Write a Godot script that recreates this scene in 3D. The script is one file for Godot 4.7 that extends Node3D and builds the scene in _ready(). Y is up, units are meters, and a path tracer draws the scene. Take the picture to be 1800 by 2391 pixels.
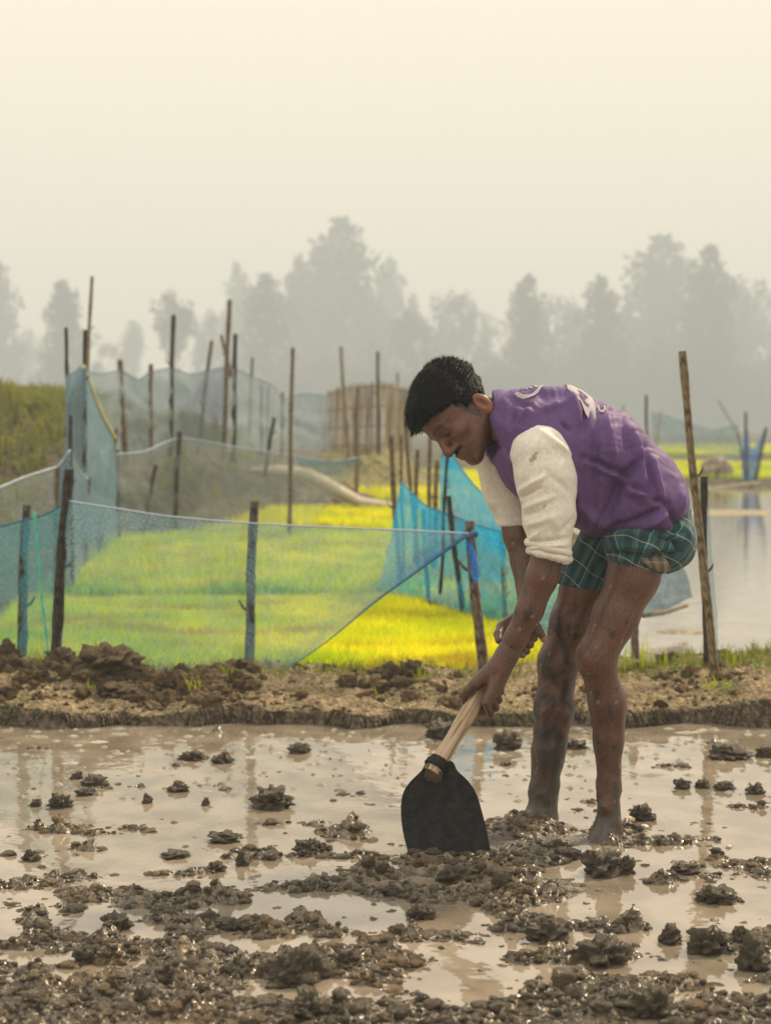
extends Node3D
# A man digs a flooded seedling field with a broad hoe, netted rice beds and hazy trees behind.
const F := 4310.0      # focal length, in pixels of a frame 2391 high
const CX := 900.0
const HY := 985.0      # the horizon
const CH := 1.11       # eye height
var rng := RandomNumberGenerator.new()
var used := {}
var M := {}

func at(px: float, py: float, d: float) -> Vector3:
	return Vector3((px - CX) * d / F, CH - (py - HY) * d / F, -d)

func lin(r: float, g: float, b: float) -> Color:
	return Color(r, g, b).linear_to_srgb()

func nm(called: String) -> String:
	if not used.has(called):
		used[called] = 0
		return called
	used[called] += 1
	return "%s_%03d" % [called, used[called]]

func tag(o: Node, label := "", category := "", group := "", kind := "") -> Node:
	if label: o.set_meta("label", label)
	if category: o.set_meta("category", category)
	if group: o.set_meta("group", group)
	if kind: o.set_meta("kind", kind)
	return o

func put(called: String, mesh: Mesh, mat: Material, parent: Node = null) -> MeshInstance3D:
	var o := MeshInstance3D.new()
	o.name = nm(called) if parent == null else called
	o.mesh = mesh
	if mat: o.material_override = mat
	(self if parent == null else parent).add_child(o, true)
	return o

func thing(called: String, label: String, category: String, pos := Vector3.ZERO, group := "") -> Node3D:
	var o := Node3D.new()
	o.name = nm(called)
	o.position = pos
	add_child(o, true)
	tag(o, label, category, group)
	return o

func noise(seed_: int, freq: float, oct := 3, type := FastNoiseLite.TYPE_SIMPLEX_SMOOTH) -> FastNoiseLite:
	var n := FastNoiseLite.new()
	n.seed = seed_
	n.frequency = freq
	n.noise_type = type
	n.fractal_octaves = oct
	n.fractal_type = FastNoiseLite.FRACTAL_FBM if oct > 1 else FastNoiseLite.FRACTAL_NONE
	return n

func ntex(n: FastNoiseLite, cols: Array = [], offs: Array = [], size := 512) -> NoiseTexture2D:
	var t := NoiseTexture2D.new()
	t.width = size; t.height = size
	t.seamless = true
	t.noise = n
	if cols.size():
		var g := Gradient.new()
		g.offsets = PackedFloat32Array(offs)
		g.colors = PackedColorArray(cols)
		t.color_ramp = g
	return t

func smat(r: float, g: float, b: float, rough := 0.8, spec := 0.5) -> StandardMaterial3D:
	var m := StandardMaterial3D.new()
	m.albedo_color = lin(r, g, b)
	m.roughness = rough
	m.metallic_specular = spec
	return m

func tri(m: StandardMaterial3D, scale: float, world := false) -> void:
	m.uv1_triplanar = true
	m.uv1_world_triplanar = world
	m.uv1_scale = Vector3.ONE * scale

func bump(m: StandardMaterial3D, t: Texture2D, cm: float) -> void:
	m.heightmap_enabled = true
	m.heightmap_texture = t
	m.heightmap_scale = cm

# ---------------------------------------------------------------- mesh collecting
class Geo:
	var v := PackedVector3Array()
	var c := PackedColorArray()
	var uv := PackedVector2Array()
	var i := PackedInt32Array()

	func vert(p: Vector3, col := Color.WHITE, t := Vector2.ZERO) -> int:
		v.append(p); c.append(col); uv.append(t)
		return v.size() - 1

	func quad(a: int, b: int, cc: int, d: int) -> void:   # counter-clockwise seen from outside
		i.append_array([a, cc, b, a, d, cc])

	func tri3(a: int, b: int, cc: int) -> void:
		i.append_array([a, cc, b])

	func tube(pts: Array, rad: Array, sides := 8, col := Color.WHITE, caps := true, flat := 1.0, up := Vector3.UP) -> void:
		var n := pts.size()
		var first := v.size()
		var along := 0.0
		var side := Vector3.ZERO
		for k in n:
			var dir: Vector3 = (pts[mini(k + 1, n - 1)] - pts[maxi(k - 1, 0)]).normalized()
			var ref := up if absf(dir.dot(up)) < 0.95 else Vector3.RIGHT
			if k == 0: side = dir.cross(ref).normalized()
			else: side = (side - dir * side.dot(dir)).normalized()
			var other := dir.cross(side)
			if k > 0: along += pts[k].distance_to(pts[k - 1])
			for s in sides:
				var a := TAU * s / sides
				var r: float = rad[k]
				vert(pts[k] + (side * cos(a) + other * sin(a) * flat) * r, col, Vector2(float(s) / sides, along))
		for k in n - 1:
			for s in sides:
				var a := first + k * sides + s
				var b := first + k * sides + (s + 1) % sides
				quad(a, b, b + sides, a + sides)
		if caps:
			for e in 2:
				var k := 0 if e == 0 else n - 1
				var m := vert(pts[k], col, Vector2(0.5, along * e))
				# own ring so the cap keeps an edge
				var ring := v.size()
				for s in sides:
					vert(v[first + k * sides + s], col, Vector2(0.5, along * e))
				for s in sides:
					if e == 0: tri3(m, ring + (s + 1) % sides, ring + s)
					else: tri3(m, ring + s, ring + (s + 1) % sides)

	func strip(a: Array, b: Array, rows: int, colf = null, off = null) -> void:
		# a sheet between two lines of equally many points, uv in metres
		var n := a.size()
		var first := v.size()
		var ua := 0.0
		for k in n:
			if k > 0: ua += (a[k].distance_to(a[k - 1]) + b[k].distance_to(b[k - 1])) * 0.5
			var tall: float = a[k].distance_to(b[k])
			for r in rows + 1:
				var t := float(r) / rows
				var p: Vector3 = a[k].lerp(b[k], t)
				if off != null: p += off.call(float(k) / (n - 1), t, p)
				vert(p, colf.call(float(k) / (n - 1), t) if colf != null else Color.WHITE, Vector2(ua, t * tall))
		for k in n - 1:
			for r in rows:
				var q := first + k * (rows + 1) + r
				quad(q, q + 1, q + rows + 2, q + rows + 1)

	func mesh(smooth := true) -> ArrayMesh:
		var m := ArrayMesh.new()
		if v.is_empty(): return m
		var arr := []
		arr.resize(Mesh.ARRAY_MAX)
		if smooth:
			var n := PackedVector3Array()
			n.resize(v.size())
			for t in range(0, i.size(), 3):
				var a := i[t]; var b := i[t + 1]; var cc := i[t + 2]
				var fn := (v[cc] - v[a]).cross(v[b] - v[a])
				n[a] += fn; n[b] += fn; n[cc] += fn
			for k in n.size():
				n[k] = n[k].normalized() if n[k].length_squared() > 0.0 else Vector3.UP
			arr[Mesh.ARRAY_VERTEX] = v; arr[Mesh.ARRAY_NORMAL] = n; arr[Mesh.ARRAY_COLOR] = c; arr[Mesh.ARRAY_TEX_UV] = uv; arr[Mesh.ARRAY_INDEX] = i
		else:
			var v2 := PackedVector3Array(); var n2 := PackedVector3Array(); var c2 := PackedColorArray(); var u2 := PackedVector2Array()
			for t in range(0, i.size(), 3):
				var fn := (v[i[t + 2]] - v[i[t]]).cross(v[i[t + 1]] - v[i[t]]).normalized()
				for k in 3:
					v2.append(v[i[t + k]]); n2.append(fn); c2.append(c[i[t + k]]); u2.append(uv[i[t + k]])
			arr[Mesh.ARRAY_VERTEX] = v2; arr[Mesh.ARRAY_NORMAL] = n2; arr[Mesh.ARRAY_COLOR] = c2; arr[Mesh.ARRAY_TEX_UV] = u2
		m.add_surface_from_arrays(Mesh.PRIMITIVE_TRIANGLES, arr)
		return m

# ---------------------------------------------------------------- signed distance field on a grid, meshed by surface nets
class Blob:
	var o: Vector3
	var h: float
	var nx: int
	var ny: int
	var nz: int
	var f := PackedFloat32Array()

	func _init(lo: Vector3, hi: Vector3, cell: float) -> void:
		o = lo; h = cell
		nx = ceili((hi.x - lo.x) / cell) + 1; ny = ceili((hi.y - lo.y) / cell) + 1; nz = ceili((hi.z - lo.z) / cell) + 1
		f.resize(nx * ny * nz)
		f.fill(1.0)

	func span(lo: Vector3, hi: Vector3) -> Array:
		var a := ((lo - o) / h).floor(); var b := ((hi - o) / h).ceil()
		return [clampi(int(a.x), 0, nx - 1), clampi(int(b.x), 0, nx - 1), clampi(int(a.y), 0, ny - 1), clampi(int(b.y), 0, ny - 1), clampi(int(a.z), 0, nz - 1), clampi(int(b.z), 0, nz - 1)]

	# a tapered capsule; radius along w is r * flat
	func cone(a: Vector3, b: Vector3, ra: float, rb: float, k := 0.02, flat := 1.0, w := Vector3.ZERO, sub := false) -> void:
		var big := maxf(ra, rb) * maxf(1.0, flat) + k + 3.0 * h
		var s := span(a.min(b) - Vector3.ONE * big, a.max(b) + Vector3.ONE * big)
		var g := 1.0 - 1.0 / flat
		var ba := b - a
		if flat != 1.0: ba -= w * (ba.dot(w) * g)
		var inv := 1.0 / maxf(ba.length_squared(), 1e-9)
		var dr := rb - ra
		var lo := minf(1.0, flat)
		var ik := 1.0 / k
		var k4 := k * 0.25
		for z in range(s[4], s[5] + 1):
			for y in range(s[2], s[3] + 1):
				var at_ := nx * (y + ny * z)
				var p := o + Vector3(s[0], y, z) * h - a
				for x in range(s[0], s[1] + 1):
					var q := p
					p.x += h
					if flat != 1.0: q -= w * (q.dot(w) * g)
					var t := clampf(q.dot(ba) * inv, 0.0, 1.0)
					var d := ((q - ba * t).length() - ra - dr * t) * lo
					var e := f[at_ + x]
					if sub:
						d = -d
						var m := maxf(k - absf(d - e), 0.0) * ik
						f[at_ + x] = maxf(d, e) + m * m * k4
					else:
						var m := maxf(k - absf(d - e), 0.0) * ik
						f[at_ + x] = minf(d, e) - m * m * k4

	func ball(c: Vector3, r: Vector3, k := 0.02, turn := Basis.IDENTITY, sub := false) -> void:
		var big := maxf(r.x, maxf(r.y, r.z)) + k + 3.0 * h
		var s := span(c - Vector3.ONE * big, c + Vector3.ONE * big)
		var back := turn.inverse()
		var ir := Vector3.ONE / r
		var ik := 1.0 / k
		var k4 := k * 0.25
		for z in range(s[4], s[5] + 1):
			for y in range(s[2], s[3] + 1):
				var at_ := nx * (y + ny * z)
				for x in range(s[0], s[1] + 1):
					var q := (back * (o + Vector3(x, y, z) * h - c)) * ir
					var k0 := q.length()
					var d := k0 * (k0 - 1.0) / maxf((q * ir).length(), 1e-6)
					var e := f[at_ + x]
					if sub:
						d = -d
						var m := maxf(k - absf(d - e), 0.0) * ik
						f[at_ + x] = maxf(d, e) + m * m * k4
					else:
						var m := maxf(k - absf(d - e), 0.0) * ik
						f[at_ + x] = minf(d, e) - m * m * k4

	func cut(point: Vector3, normal: Vector3, k := 0.004) -> void:   # removes what lies on the side the normal points to
		var i := 0
		for z in nz:
			for y in ny:
				var p := (o + Vector3(0, y, z) * h - point).dot(normal)
				for x in nx:
					var d := p
					p += normal.x * h
					var e := f[i]
					if absf(e) < 0.2 or e < d:
						var m := maxf(k - absf(d - e), 0.0) / k
						f[i] = maxf(d, e) + m * m * k * 0.25
					i += 1

	func value(p: Vector3) -> float:
		var q := (p - o) / h
		var x := int(q.x); var y := int(q.y); var z := int(q.z)
		if x < 0 or y < 0 or z < 0 or x >= nx - 1 or y >= ny - 1 or z >= nz - 1: return 1.0
		var fx := q.x - x; var fy := q.y - y; var fz := q.z - z
		var i := x + nx * (y + ny * z); var j := i + nx * ny
		return lerpf(lerpf(lerpf(f[i], f[i + 1], fx), lerpf(f[i + nx], f[i + nx + 1], fx), fy), lerpf(lerpf(f[j], f[j + 1], fx), lerpf(f[j + nx], f[j + nx + 1], fx), fy), fz)

	func march(from: Vector3, dir: Vector3, far := 0.4) -> Vector3:
		var t := 0.0
		while t < far:
			var d := value(from + dir * t)
			if d < 0.0: break
			t += clampf(d * 0.7, 0.0008, 0.02)
		return from + dir * t

	func add_to(g: Geo) -> void:
		var cell := PackedInt32Array()
		cell.resize(f.size())
		cell.fill(-1)
		var nxy := nx * ny
		var offs := [0, 1, nx, nx + 1, nxy, nxy + 1, nxy + nx, nxy + nx + 1]
		var ea := [0, 2, 4, 6, 0, 1, 4, 5, 0, 1, 2, 3]
		var eb := [1, 3, 5, 7, 2, 3, 6, 7, 4, 5, 6, 7]
		var cp := [Vector3(0, 0, 0), Vector3(1, 0, 0), Vector3(0, 1, 0), Vector3(1, 1, 0), Vector3(0, 0, 1), Vector3(1, 0, 1), Vector3(0, 1, 1), Vector3(1, 1, 1)]
		var vals := PackedFloat32Array()
		vals.resize(8)
		var near := 4.0 * h
		for z in nz - 1:
			for y in ny - 1:
				var row := nx * (y + ny * z)
				for x in nx - 1:
					var i := row + x
					if absf(f[i]) > near: continue
					var neg := 0
					for q in 8:
						var w := f[i + offs[q]]
						vals[q] = w
						if w < 0.0: neg += 1
					if neg == 0 or neg == 8: continue
					var sum := Vector3.ZERO
					var cnt := 0
					for e in 12:
						var a := vals[ea[e]]; var b := vals[eb[e]]
						if (a < 0.0) != (b < 0.0):
							sum += cp[ea[e]].lerp(cp[eb[e]], a / (a - b))
							cnt += 1
					cell[i] = g.vert(o + (Vector3(x, y, z) + sum / cnt) * h)
		for z in range(1, nz - 1):
			for y in range(1, ny - 1):
				var row := nx * (y + ny * z)
				for x in range(1, nx - 1):
					var i := row + x
					var a := f[i]
					if absf(a) > near: continue
					var neg := a < 0.0
					if neg != (f[i + 1] < 0.0):
						link(g, cell, i, nx, nxy, neg)
					if neg != (f[i + nx] < 0.0):
						link(g, cell, i, nxy, 1, neg)
					if neg != (f[i + nxy] < 0.0):
						link(g, cell, i, 1, nx, neg)

	func link(g: Geo, cell: PackedInt32Array, i: int, s1: int, s2: int, neg: bool) -> void:
		var a := cell[i]; var b := cell[i - s1]; var c := cell[i - s1 - s2]; var d := cell[i - s2]
		if a < 0 or b < 0 or c < 0 or d < 0: return
		if neg: g.quad(a, b, c, d)
		else: g.quad(a, d, c, b)

func face_normals(g: Geo) -> PackedVector3Array:
	var n := PackedVector3Array()
	n.resize(g.v.size())
	for t in range(0, g.i.size(), 3):
		var a := g.i[t]; var b := g.i[t + 1]; var c := g.i[t + 2]
		var fn := (g.v[c] - g.v[a]).cross(g.v[b] - g.v[a])
		n[a] += fn; n[b] += fn; n[c] += fn
	for k in n.size(): n[k] = n[k].normalized()
	return n

# a sheet of heights over lists of x and z; height.call(x, z) -> y, paint.call(x, y, z) -> colour
func field(xs: PackedFloat32Array, zs: PackedFloat32Array, height, paint = null, push = null) -> ArrayMesh:
	var nx := xs.size(); var nz := zs.size()
	var v := PackedVector3Array(); v.resize(nx * nz)
	var c := PackedColorArray(); c.resize(nx * nz)
	var u := PackedVector2Array(); u.resize(nx * nz)
	var n := PackedVector3Array(); n.resize(nx * nz)
	var idx := PackedInt32Array(); idx.resize((nx - 1) * (nz - 1) * 6)
	var k := 0
	for z in nz:
		for x in nx:
			var p := Vector3(xs[x], height.call(xs[x], zs[z]), zs[z])
			c[k] = paint.call(p.x, p.y, p.z) if paint != null else Color.WHITE
			if push != null: p += push.call(p)
			v[k] = p
			u[k] = Vector2(p.x, p.z)
			k += 1
	k = 0
	for z in nz - 1:
		for x in nx - 1:
			var a := z * nx + x
			# z runs from near to far or far to near: keep the upper side in front
			idx[k] = a; idx[k + 1] = a + nx; idx[k + 2] = a + 1
			idx[k + 3] = a + 1; idx[k + 4] = a + nx; idx[k + 5] = a + nx + 1
			k += 6
	var down := zs[nz - 1] > zs[0]
	if down:
		for t in range(0, idx.size(), 3):
			var s := idx[t + 1]; idx[t + 1] = idx[t + 2]; idx[t + 2] = s
	for t in range(0, idx.size(), 3):
		var a := idx[t]; var b := idx[t + 1]; var d := idx[t + 2]
		var fn := (v[d] - v[a]).cross(v[b] - v[a])
		n[a] += fn; n[b] += fn; n[d] += fn
	for q in n.size(): n[q] = n[q].normalized()
	var arr := []
	arr.resize(Mesh.ARRAY_MAX)
	arr[Mesh.ARRAY_VERTEX] = v; arr[Mesh.ARRAY_NORMAL] = n; arr[Mesh.ARRAY_COLOR] = c; arr[Mesh.ARRAY_TEX_UV] = u; arr[Mesh.ARRAY_INDEX] = idx
	var m := ArrayMesh.new()
	m.add_surface_from_arrays(Mesh.PRIMITIVE_TRIANGLES, arr)
	return m

func steps(stops: Array) -> PackedFloat32Array:   # [start, end1, step1, end2, step2, ...]
	var out := PackedFloat32Array()
	var x: float = stops[0]
	for k in range(1, stops.size(), 2):
		var n := maxi(1, roundi(absf(stops[k] - x) / stops[k + 1]))
		for q in n: out.append(lerpf(x, stops[k], float(q) / n))
		x = stops[k]
	out.append(x)
	return out

func many(called: String, mesh: Mesh, mat: Material, xf: Array, cols: Array = [], parent: Node = null) -> MultiMeshInstance3D:
	var mm := MultiMesh.new()
	mm.transform_format = MultiMesh.TRANSFORM_3D
	mm.use_colors = cols.size() > 0
	mm.mesh = mesh
	mm.instance_count = xf.size()
	for k in xf.size():
		mm.set_instance_transform(k, xf[k])
		if cols.size(): mm.set_instance_color(k, cols[k])
	var o2 := MultiMeshInstance3D.new()
	o2.name = nm(called) if parent == null else called
	o2.multimesh = mm
	o2.material_override = mat
	(self if parent == null else parent).add_child(o2, true)
	o2.set_meta("kind", "stuff")
	return o2

func _ready() -> void:
	rng.seed = 7
	# ---- camera
	var cam := Camera3D.new()
	cam.name = "camera"
	cam.position = Vector3(0, CH, 0)
	cam.projection = Camera3D.PROJECTION_FRUSTUM
	cam.near = 0.1
	cam.far = 900.0
	cam.size = 0.1 * 2391.0 / F
	cam.frustum_offset = Vector2(0, -0.1 * (1195.5 - HY) / F)
	var ca := CameraAttributesPhysical.new()
	ca.frustum_near = 0.1
	ca.frustum_far = 900.0
	ca.frustum_focal_length = 60.0
	ca.exposure_aperture = 4.0
	ca.frustum_focus_distance = 4.65
	cam.attributes = ca
	add_child(cam)
	# ---- sky, haze, sun
	var we := WorldEnvironment.new()
	we.name = "environment"
	var env := Environment.new()
	env.background_mode = Environment.BG_SKY
	var sky := Sky.new()
	var sm := ProceduralSkyMaterial.new()
	sm.sky_top_color = lin(0.96, 0.925, 0.84)
	sm.sky_horizon_color = lin(0.58, 0.475, 0.345)
	sm.sky_curve = 0.6      # an overcast sky: brightest overhead
	sm.ground_bottom_color = lin(0.22, 0.19, 0.13)
	sm.ground_horizon_color = lin(0.4, 0.36, 0.28)
	sm.ground_curve = 0.1
	sm.sun_angle_max = 60.0
	sm.sun_curve = 0.1
	sky.sky_material = sm
	env.sky = sky
	env.background_energy_multiplier = 1.62
	env.tonemap_mode = Environment.TONE_MAPPER_LINEAR
	env.tonemap_exposure = 1.12
	env.fog_enabled = true
	env.fog_density = 0.004
	env.fog_light_color = Color(0.90, 0.95, 0.98)
	env.sdfgi_enabled = true
	env.ssao_enabled = true
	env.ssil_enabled = true
	we.environment = env
	add_child(we)
	var sun := DirectionalLight3D.new()
	sun.name = "hazy_sun"
	sun.light_color = Color(1.0, 0.91, 0.77)
	sun.light_energy = 1.55
	sun.light_angular_distance = 4.0
	sun.shadow_enabled = true
	sun.sky_mode = DirectionalLight3D.SKY_MODE_LIGHT_ONLY
	add_child(sun)
	sun.look_at_from_position(Vector3(5.5, 8.0, -6.0), Vector3.ZERO)   # high, behind and to the right
	materials()
	setting()
	trees()
	seedlings()
	poles()
	nets()
	screen_fence()
	farmer()
	hoe()
	clods()
	litter()

# ---------------------------------------------------------------- materials
func materials() -> void:
	var mud := StandardMaterial3D.new()
	mud.vertex_color_use_as_albedo = true
	mud.roughness = 1.0
	mud.roughness_texture = ntex(noise(7, 0.012, 4), [Color(0.12, 0.12, 0.12), Color(0.24, 0.24, 0.24), Color(0.55, 0.55, 0.55)], [0.3, 0.5, 0.75])
	mud.metallic_specular = 0.5
	tri(mud, 3.1, true)
	mud.albedo_texture = ntex(noise(3, 0.02, 5), [Color(0.62, 0.6, 0.58), Color(1, 0.98, 0.94)], [0.25, 0.75])
	bump(mud, ntex(noise(4, 0.03, 5)), 1.6)
	M.mud = mud
	var dry: StandardMaterial3D = mud.duplicate()
	dry.roughness = 0.88
	dry.roughness_texture = null
	dry.metallic_specular = 0.3
	bump(dry, ntex(noise(9, 0.035, 5)), 2.2)
	M.dry = dry
	var wet: StandardMaterial3D = mud.duplicate()   # clods, in their own axes
	tri(wet, 9.0)
	wet.roughness = 0.7
	bump(wet, ntex(noise(5, 0.03, 5)), 0.9)
	M.clod = wet
	var cr: StandardMaterial3D = wet.duplicate()
	cr.roughness = 0.45
	M.crumb = cr
	var bk: StandardMaterial3D = dry.duplicate()
	bk.roughness_texture = null
	bk.albedo_color = lin(1.0, 0.88, 0.72)
	bk.albedo_texture = ntex(noise(8, 0.02, 5), [Color(0.7, 0.68, 0.66), Color(1, 1, 1)], [0.25, 0.6])
	tri(bk, 7.0)
	bump(bk, ntex(noise(6, 0.03, 5)), 1.2)
	M.lump = bk
	var wa := smat(0.255, 0.21, 0.155, 0.035, 0.75)
	tri(wa, 0.9, true)
	wa.albedo_texture = ntex(noise(11, 0.008, 4), [Color(0.86, 0.85, 0.84), Color(1, 1, 1)], [0.3, 0.7])
	bump(wa, ntex(noise(12, 0.012, 4)), 0.10)
	M.water = wa
	var ea := smat(1, 1, 1, 0.95, 0.2)
	ea.vertex_color_use_as_albedo = true
	tri(ea, 0.7, true)
	ea.albedo_texture = ntex(noise(14, 0.02, 5), [Color(0.6, 0.58, 0.55), Color(1, 1, 1)], [0.25, 0.75])
	bump(ea, ntex(noise(15, 0.02, 5)), 6.0)
	M.earth = ea
	var br := smat(0.42, 0.36, 0.22, 0.8, 0.3)
	tri(br, 1.3, true)
	br.albedo_texture = ea.albedo_texture
	bump(br, ea.heightmap_texture, 2.0)
	M.bar = br
	var lf := smat(1, 1, 1, 0.6, 0.3)
	lf.vertex_color_use_as_albedo = true
	lf.cull_mode = BaseMaterial3D.CULL_DISABLED
	lf.backlight_enabled = true
	lf.backlight = Color(0.9, 0.95, 0.3)
	M.leaf = lf
	var fo := smat(1, 1, 1, 0.8, 0.2)
	fo.vertex_color_use_as_albedo = true
	fo.cull_mode = BaseMaterial3D.CULL_DISABLED
	M.foliage = fo
	M.bark = smat(0.07, 0.055, 0.04, 0.9, 0.2)
	# stakes
	for w in [["bamboo", 0.30, 0.235, 0.14, 0.6], ["brown", 0.235, 0.175, 0.12, 0.85], ["dark", 0.075, 0.062, 0.05, 0.9], ["grey", 0.15, 0.14, 0.125, 0.9], ["pale", 0.38, 0.33, 0.24, 0.8]]:
		var p := smat(w[1], w[2], w[3], w[4], 0.3)
		p.uv1_scale = Vector3(3, 4, 1)
		var sn := noise(20, 0.02, 5)
		p.albedo_texture = ntex(sn, [Color(0.45, 0.42, 0.4), Color(0.95, 0.93, 0.9), Color(1, 1, 1)], [0.3, 0.55, 0.8], 256)
		bump(p, ntex(noise(21, 0.03, 4), [], [], 256), 0.3)
		M[w[0]] = p
	var hw := smat(0.44, 0.335, 0.235, 0.6, 0.3)
	hw.uv1_scale = Vector3(2, 1.2, 1)
	hw.albedo_texture = ntex(noise(22, 0.015, 5), [Color(0.72, 0.66, 0.62), Color(0.93, 0.91, 0.88), Color(1, 1, 1)], [0.28, 0.45, 0.75], 256)
	M.handle = hw
	var iron := smat(0.009, 0.008, 0.009, 0.5, 0.35)
	tri(iron, 5.0)
	iron.albedo_texture = ntex(noise(23, 0.02, 5), [Color(0.45, 0.45, 0.55), Color(0.8, 0.75, 0.72), Color(1.0, 0.62, 0.4)], [0.3, 0.6, 0.85], 256)
	iron.roughness_texture = ntex(noise(25, 0.02, 4), [Color(0.5, 0.5, 0.5), Color(1, 1, 1)], [0.3, 0.7], 256)
	iron.roughness = 0.75
	bump(iron, ntex(noise(24, 0.03, 4), [], [], 256), 0.25)
	M.iron = iron
	# nets: threads are opaque, the holes between them open
	M.net_grey = net_mat(0.33, 0.40, 0.42, 0.62, 0.50, 1, 0.008)
	M.net_back = net_mat(0.30, 0.38, 0.43, 0.78, 0.68, 8, 0.008)
	M.net_thin = net_mat(0.27, 0.47, 0.55, 0.50, 0.42, 2, 0.008)
	M.net_teal = net_mat(0.08, 0.33, 0.42, 0.72, 0.54, 3)
	M.net_cyan = net_mat(0.01, 0.47, 0.86, 0.95, 0.74, 4)
	M.net_blue = net_mat(0.04, 0.20, 0.66, 0.9, 0.72, 5)
	M.net_slate = net_mat(0.19, 0.31, 0.40, 0.92, 0.82, 6)
	M.net_open = net_mat(0.3, 0.6, 0.55, 0.85, 0.03, 7, 0.024)
	M.rope_white = smat(0.40, 0.47, 0.56, 0.8, 0.2)
	M.rope_blue = smat(0.04, 0.14, 0.27, 0.8, 0.2)
	M.rope_green = smat(0.08, 0.5, 0.36, 0.7, 0.2)
	M.rope_yellow = smat(0.6, 0.55, 0.3, 0.8, 0.2)

func net_mat(r: float, g: float, b: float, thread: float, veil: float, s: int, cell := 0.011) -> StandardMaterial3D:
	var size := 192
	var img := Image.create(size, size, false, Image.FORMAT_RGBA8)
	var n := noise(300 + s, 0.03, 3)
	n.seed = 300 + s
	var per := 12
	for y in size:
		for x in size:
			var wob := n.get_noise_2d(x, y)
			var u := posmod(x + y + int(wob * 5.0), size / per) / float(size / per)
			var w := posmod(x - y + int(wob * 5.0), size / per) / float(size / per)
			var on := u < 0.2 or w < 0.2
			var a := thread if on else veil
			a = clampf(a * (1.0 + wob * 0.35), 0.0, 1.0)
			var k := 1.0 + wob * 0.25
			img.set_pixel(x, y, Color(clampf(0.9 * k, 0, 1), clampf(0.9 * k, 0, 1), clampf(0.9 * k, 0, 1), a))
	var m := smat(r, g, b, 0.85, 0.15)
	m.albedo_texture = ImageTexture.create_from_image(img)
	m.transparency = BaseMaterial3D.TRANSPARENCY_ALPHA
	m.vertex_color_use_as_albedo = true
	m.cull_mode = BaseMaterial3D.CULL_DISABLED
	m.backlight_enabled = true
	m.backlight = Color(0.8, 0.8, 0.8)
	m.uv1_scale = Vector3.ONE / (cell * per)
	return m

# ---------------------------------------------------------------- the setting
var n_low := noise(101, 0.9, 2)
var n_mid := noise(102, 4.5, 3)
var n_fine := noise(103, 17.0, 3)
var n_clump := noise(104, 7.0, 2)
var n_lump := noise(106, 26.0, 2)
var n_ridge := noise(105, 2.6, 2)

var n_isle := noise(107, 3.0, 4)
var n_knob := noise(108, 34.0, 2)
var n_grit := noise(109, 75.0, 2)

func heaped(x: float, d: float) -> float:   # mud thrown up by the hoe and squeezed out round the feet
	var h := exp(-(pow((x - 0.24) / 0.22, 2.0) + pow((d - 4.60) / 0.16, 2.0))) * 0.8
	h += exp(-(pow((x - 0.37) / 0.15, 2.0) + pow((d - 4.88) / 0.15, 2.0)))
	h += exp(-(pow((x - 0.30) / 0.2, 2.0) + pow((d - 4.36) / 0.14, 2.0))) * 0.7
	h += exp(-(pow((x - 0.595) / 0.075, 2.0) + pow((d - 4.92) / 0.075, 2.0))) * 1.3
	h += exp(-(pow((x - 0.405) / 0.085, 2.0) + pow((d - 5.07) / 0.085, 2.0))) * 1.3
	return h

func clumpy(x: float, z: float) -> float:   # 0 open water .. 1 churned mud
	var d := -z
	var t := clampf((4.58 - d) / 1.2, -0.5, 1.0)
	var isle := n_isle.get_noise_2d(x * 0.8, z * 1.25)
	var left := clampf((0.1 - x) * 0.25, -0.12, 0.2)
	var pool := exp(-(pow((x - 0.68) / 0.36, 2.0) + pow((d - 4.2) / 0.34, 2.0))) + 0.7 * exp(-(pow((x - 0.28) / 0.16, 2.0) + pow((d - 3.98) / 0.12, 2.0)))
	return clampf(-0.08 + t * 0.66 + maxf(0.0, t - 0.55) * 0.45 + isle * (1.7 + t * 0.5) + left * maxf(t, 0.0) * 1.6 - pool * 0.55 + heaped(x, d) * 0.8, 0.0, 1.0)

func mud_y(x: float, z: float) -> float:
	var m := clumpy(x, z)
	var s := smoothstep(0.08, 0.65, m)
	var a := n_mid.get_noise_2d(x, z)
	var c := maxf(0.0, n_clump.get_noise_2d(x * 1.3, z * 1.3))
	var k := 0.5 - absf(n_fine.get_noise_2d(x, z)) * 1.6
	var q := 0.4 - absf(n_knob.get_noise_2d(x, z)) * 1.4
	var y := -0.0085 + s * 0.0115 + a * 0.008 + a * 0.008 * s
	y += (k * 0.013 + q * 0.011 + n_grit.get_noise_2d(x, z) * 0.0045) * s + c * c * 0.06 * s
	return y + heaped(x, -z) * 0.016

func wet_paint(x: float, y: float, z: float) -> Color:
	var a := n_mid.get_noise_2d(x * 0.7 + 9.0, z * 0.7) * 0.5 + 0.5
	var dryness := clampf((y - 0.012) * 30.0, 0.0, 1.0) * clampf(n_low.get_noise_2d(x * 2.5 + 40.0, z * 2.5) * 2.0 + 0.2, 0.0, 1.0)
	var base := Color(0.125, 0.104, 0.074).lerp(Color(0.25, 0.205, 0.145), a)
	return base.lerp(Color(0.33, 0.245, 0.145), dryness * 0.8)

var n_edge := noise(110, 1.3, 3)
var n_bank := noise(111, 3.2, 4)
var n_grain := noise(112, 14.0, 3)

func bank_edge(x: float) -> float:   # z of the cut face
	return -6.74 + n_edge.get_noise_1d(x * 1.6) * 0.12 + n_low.get_noise_1d(x * 5.0 + 70.0) * 0.03

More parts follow.
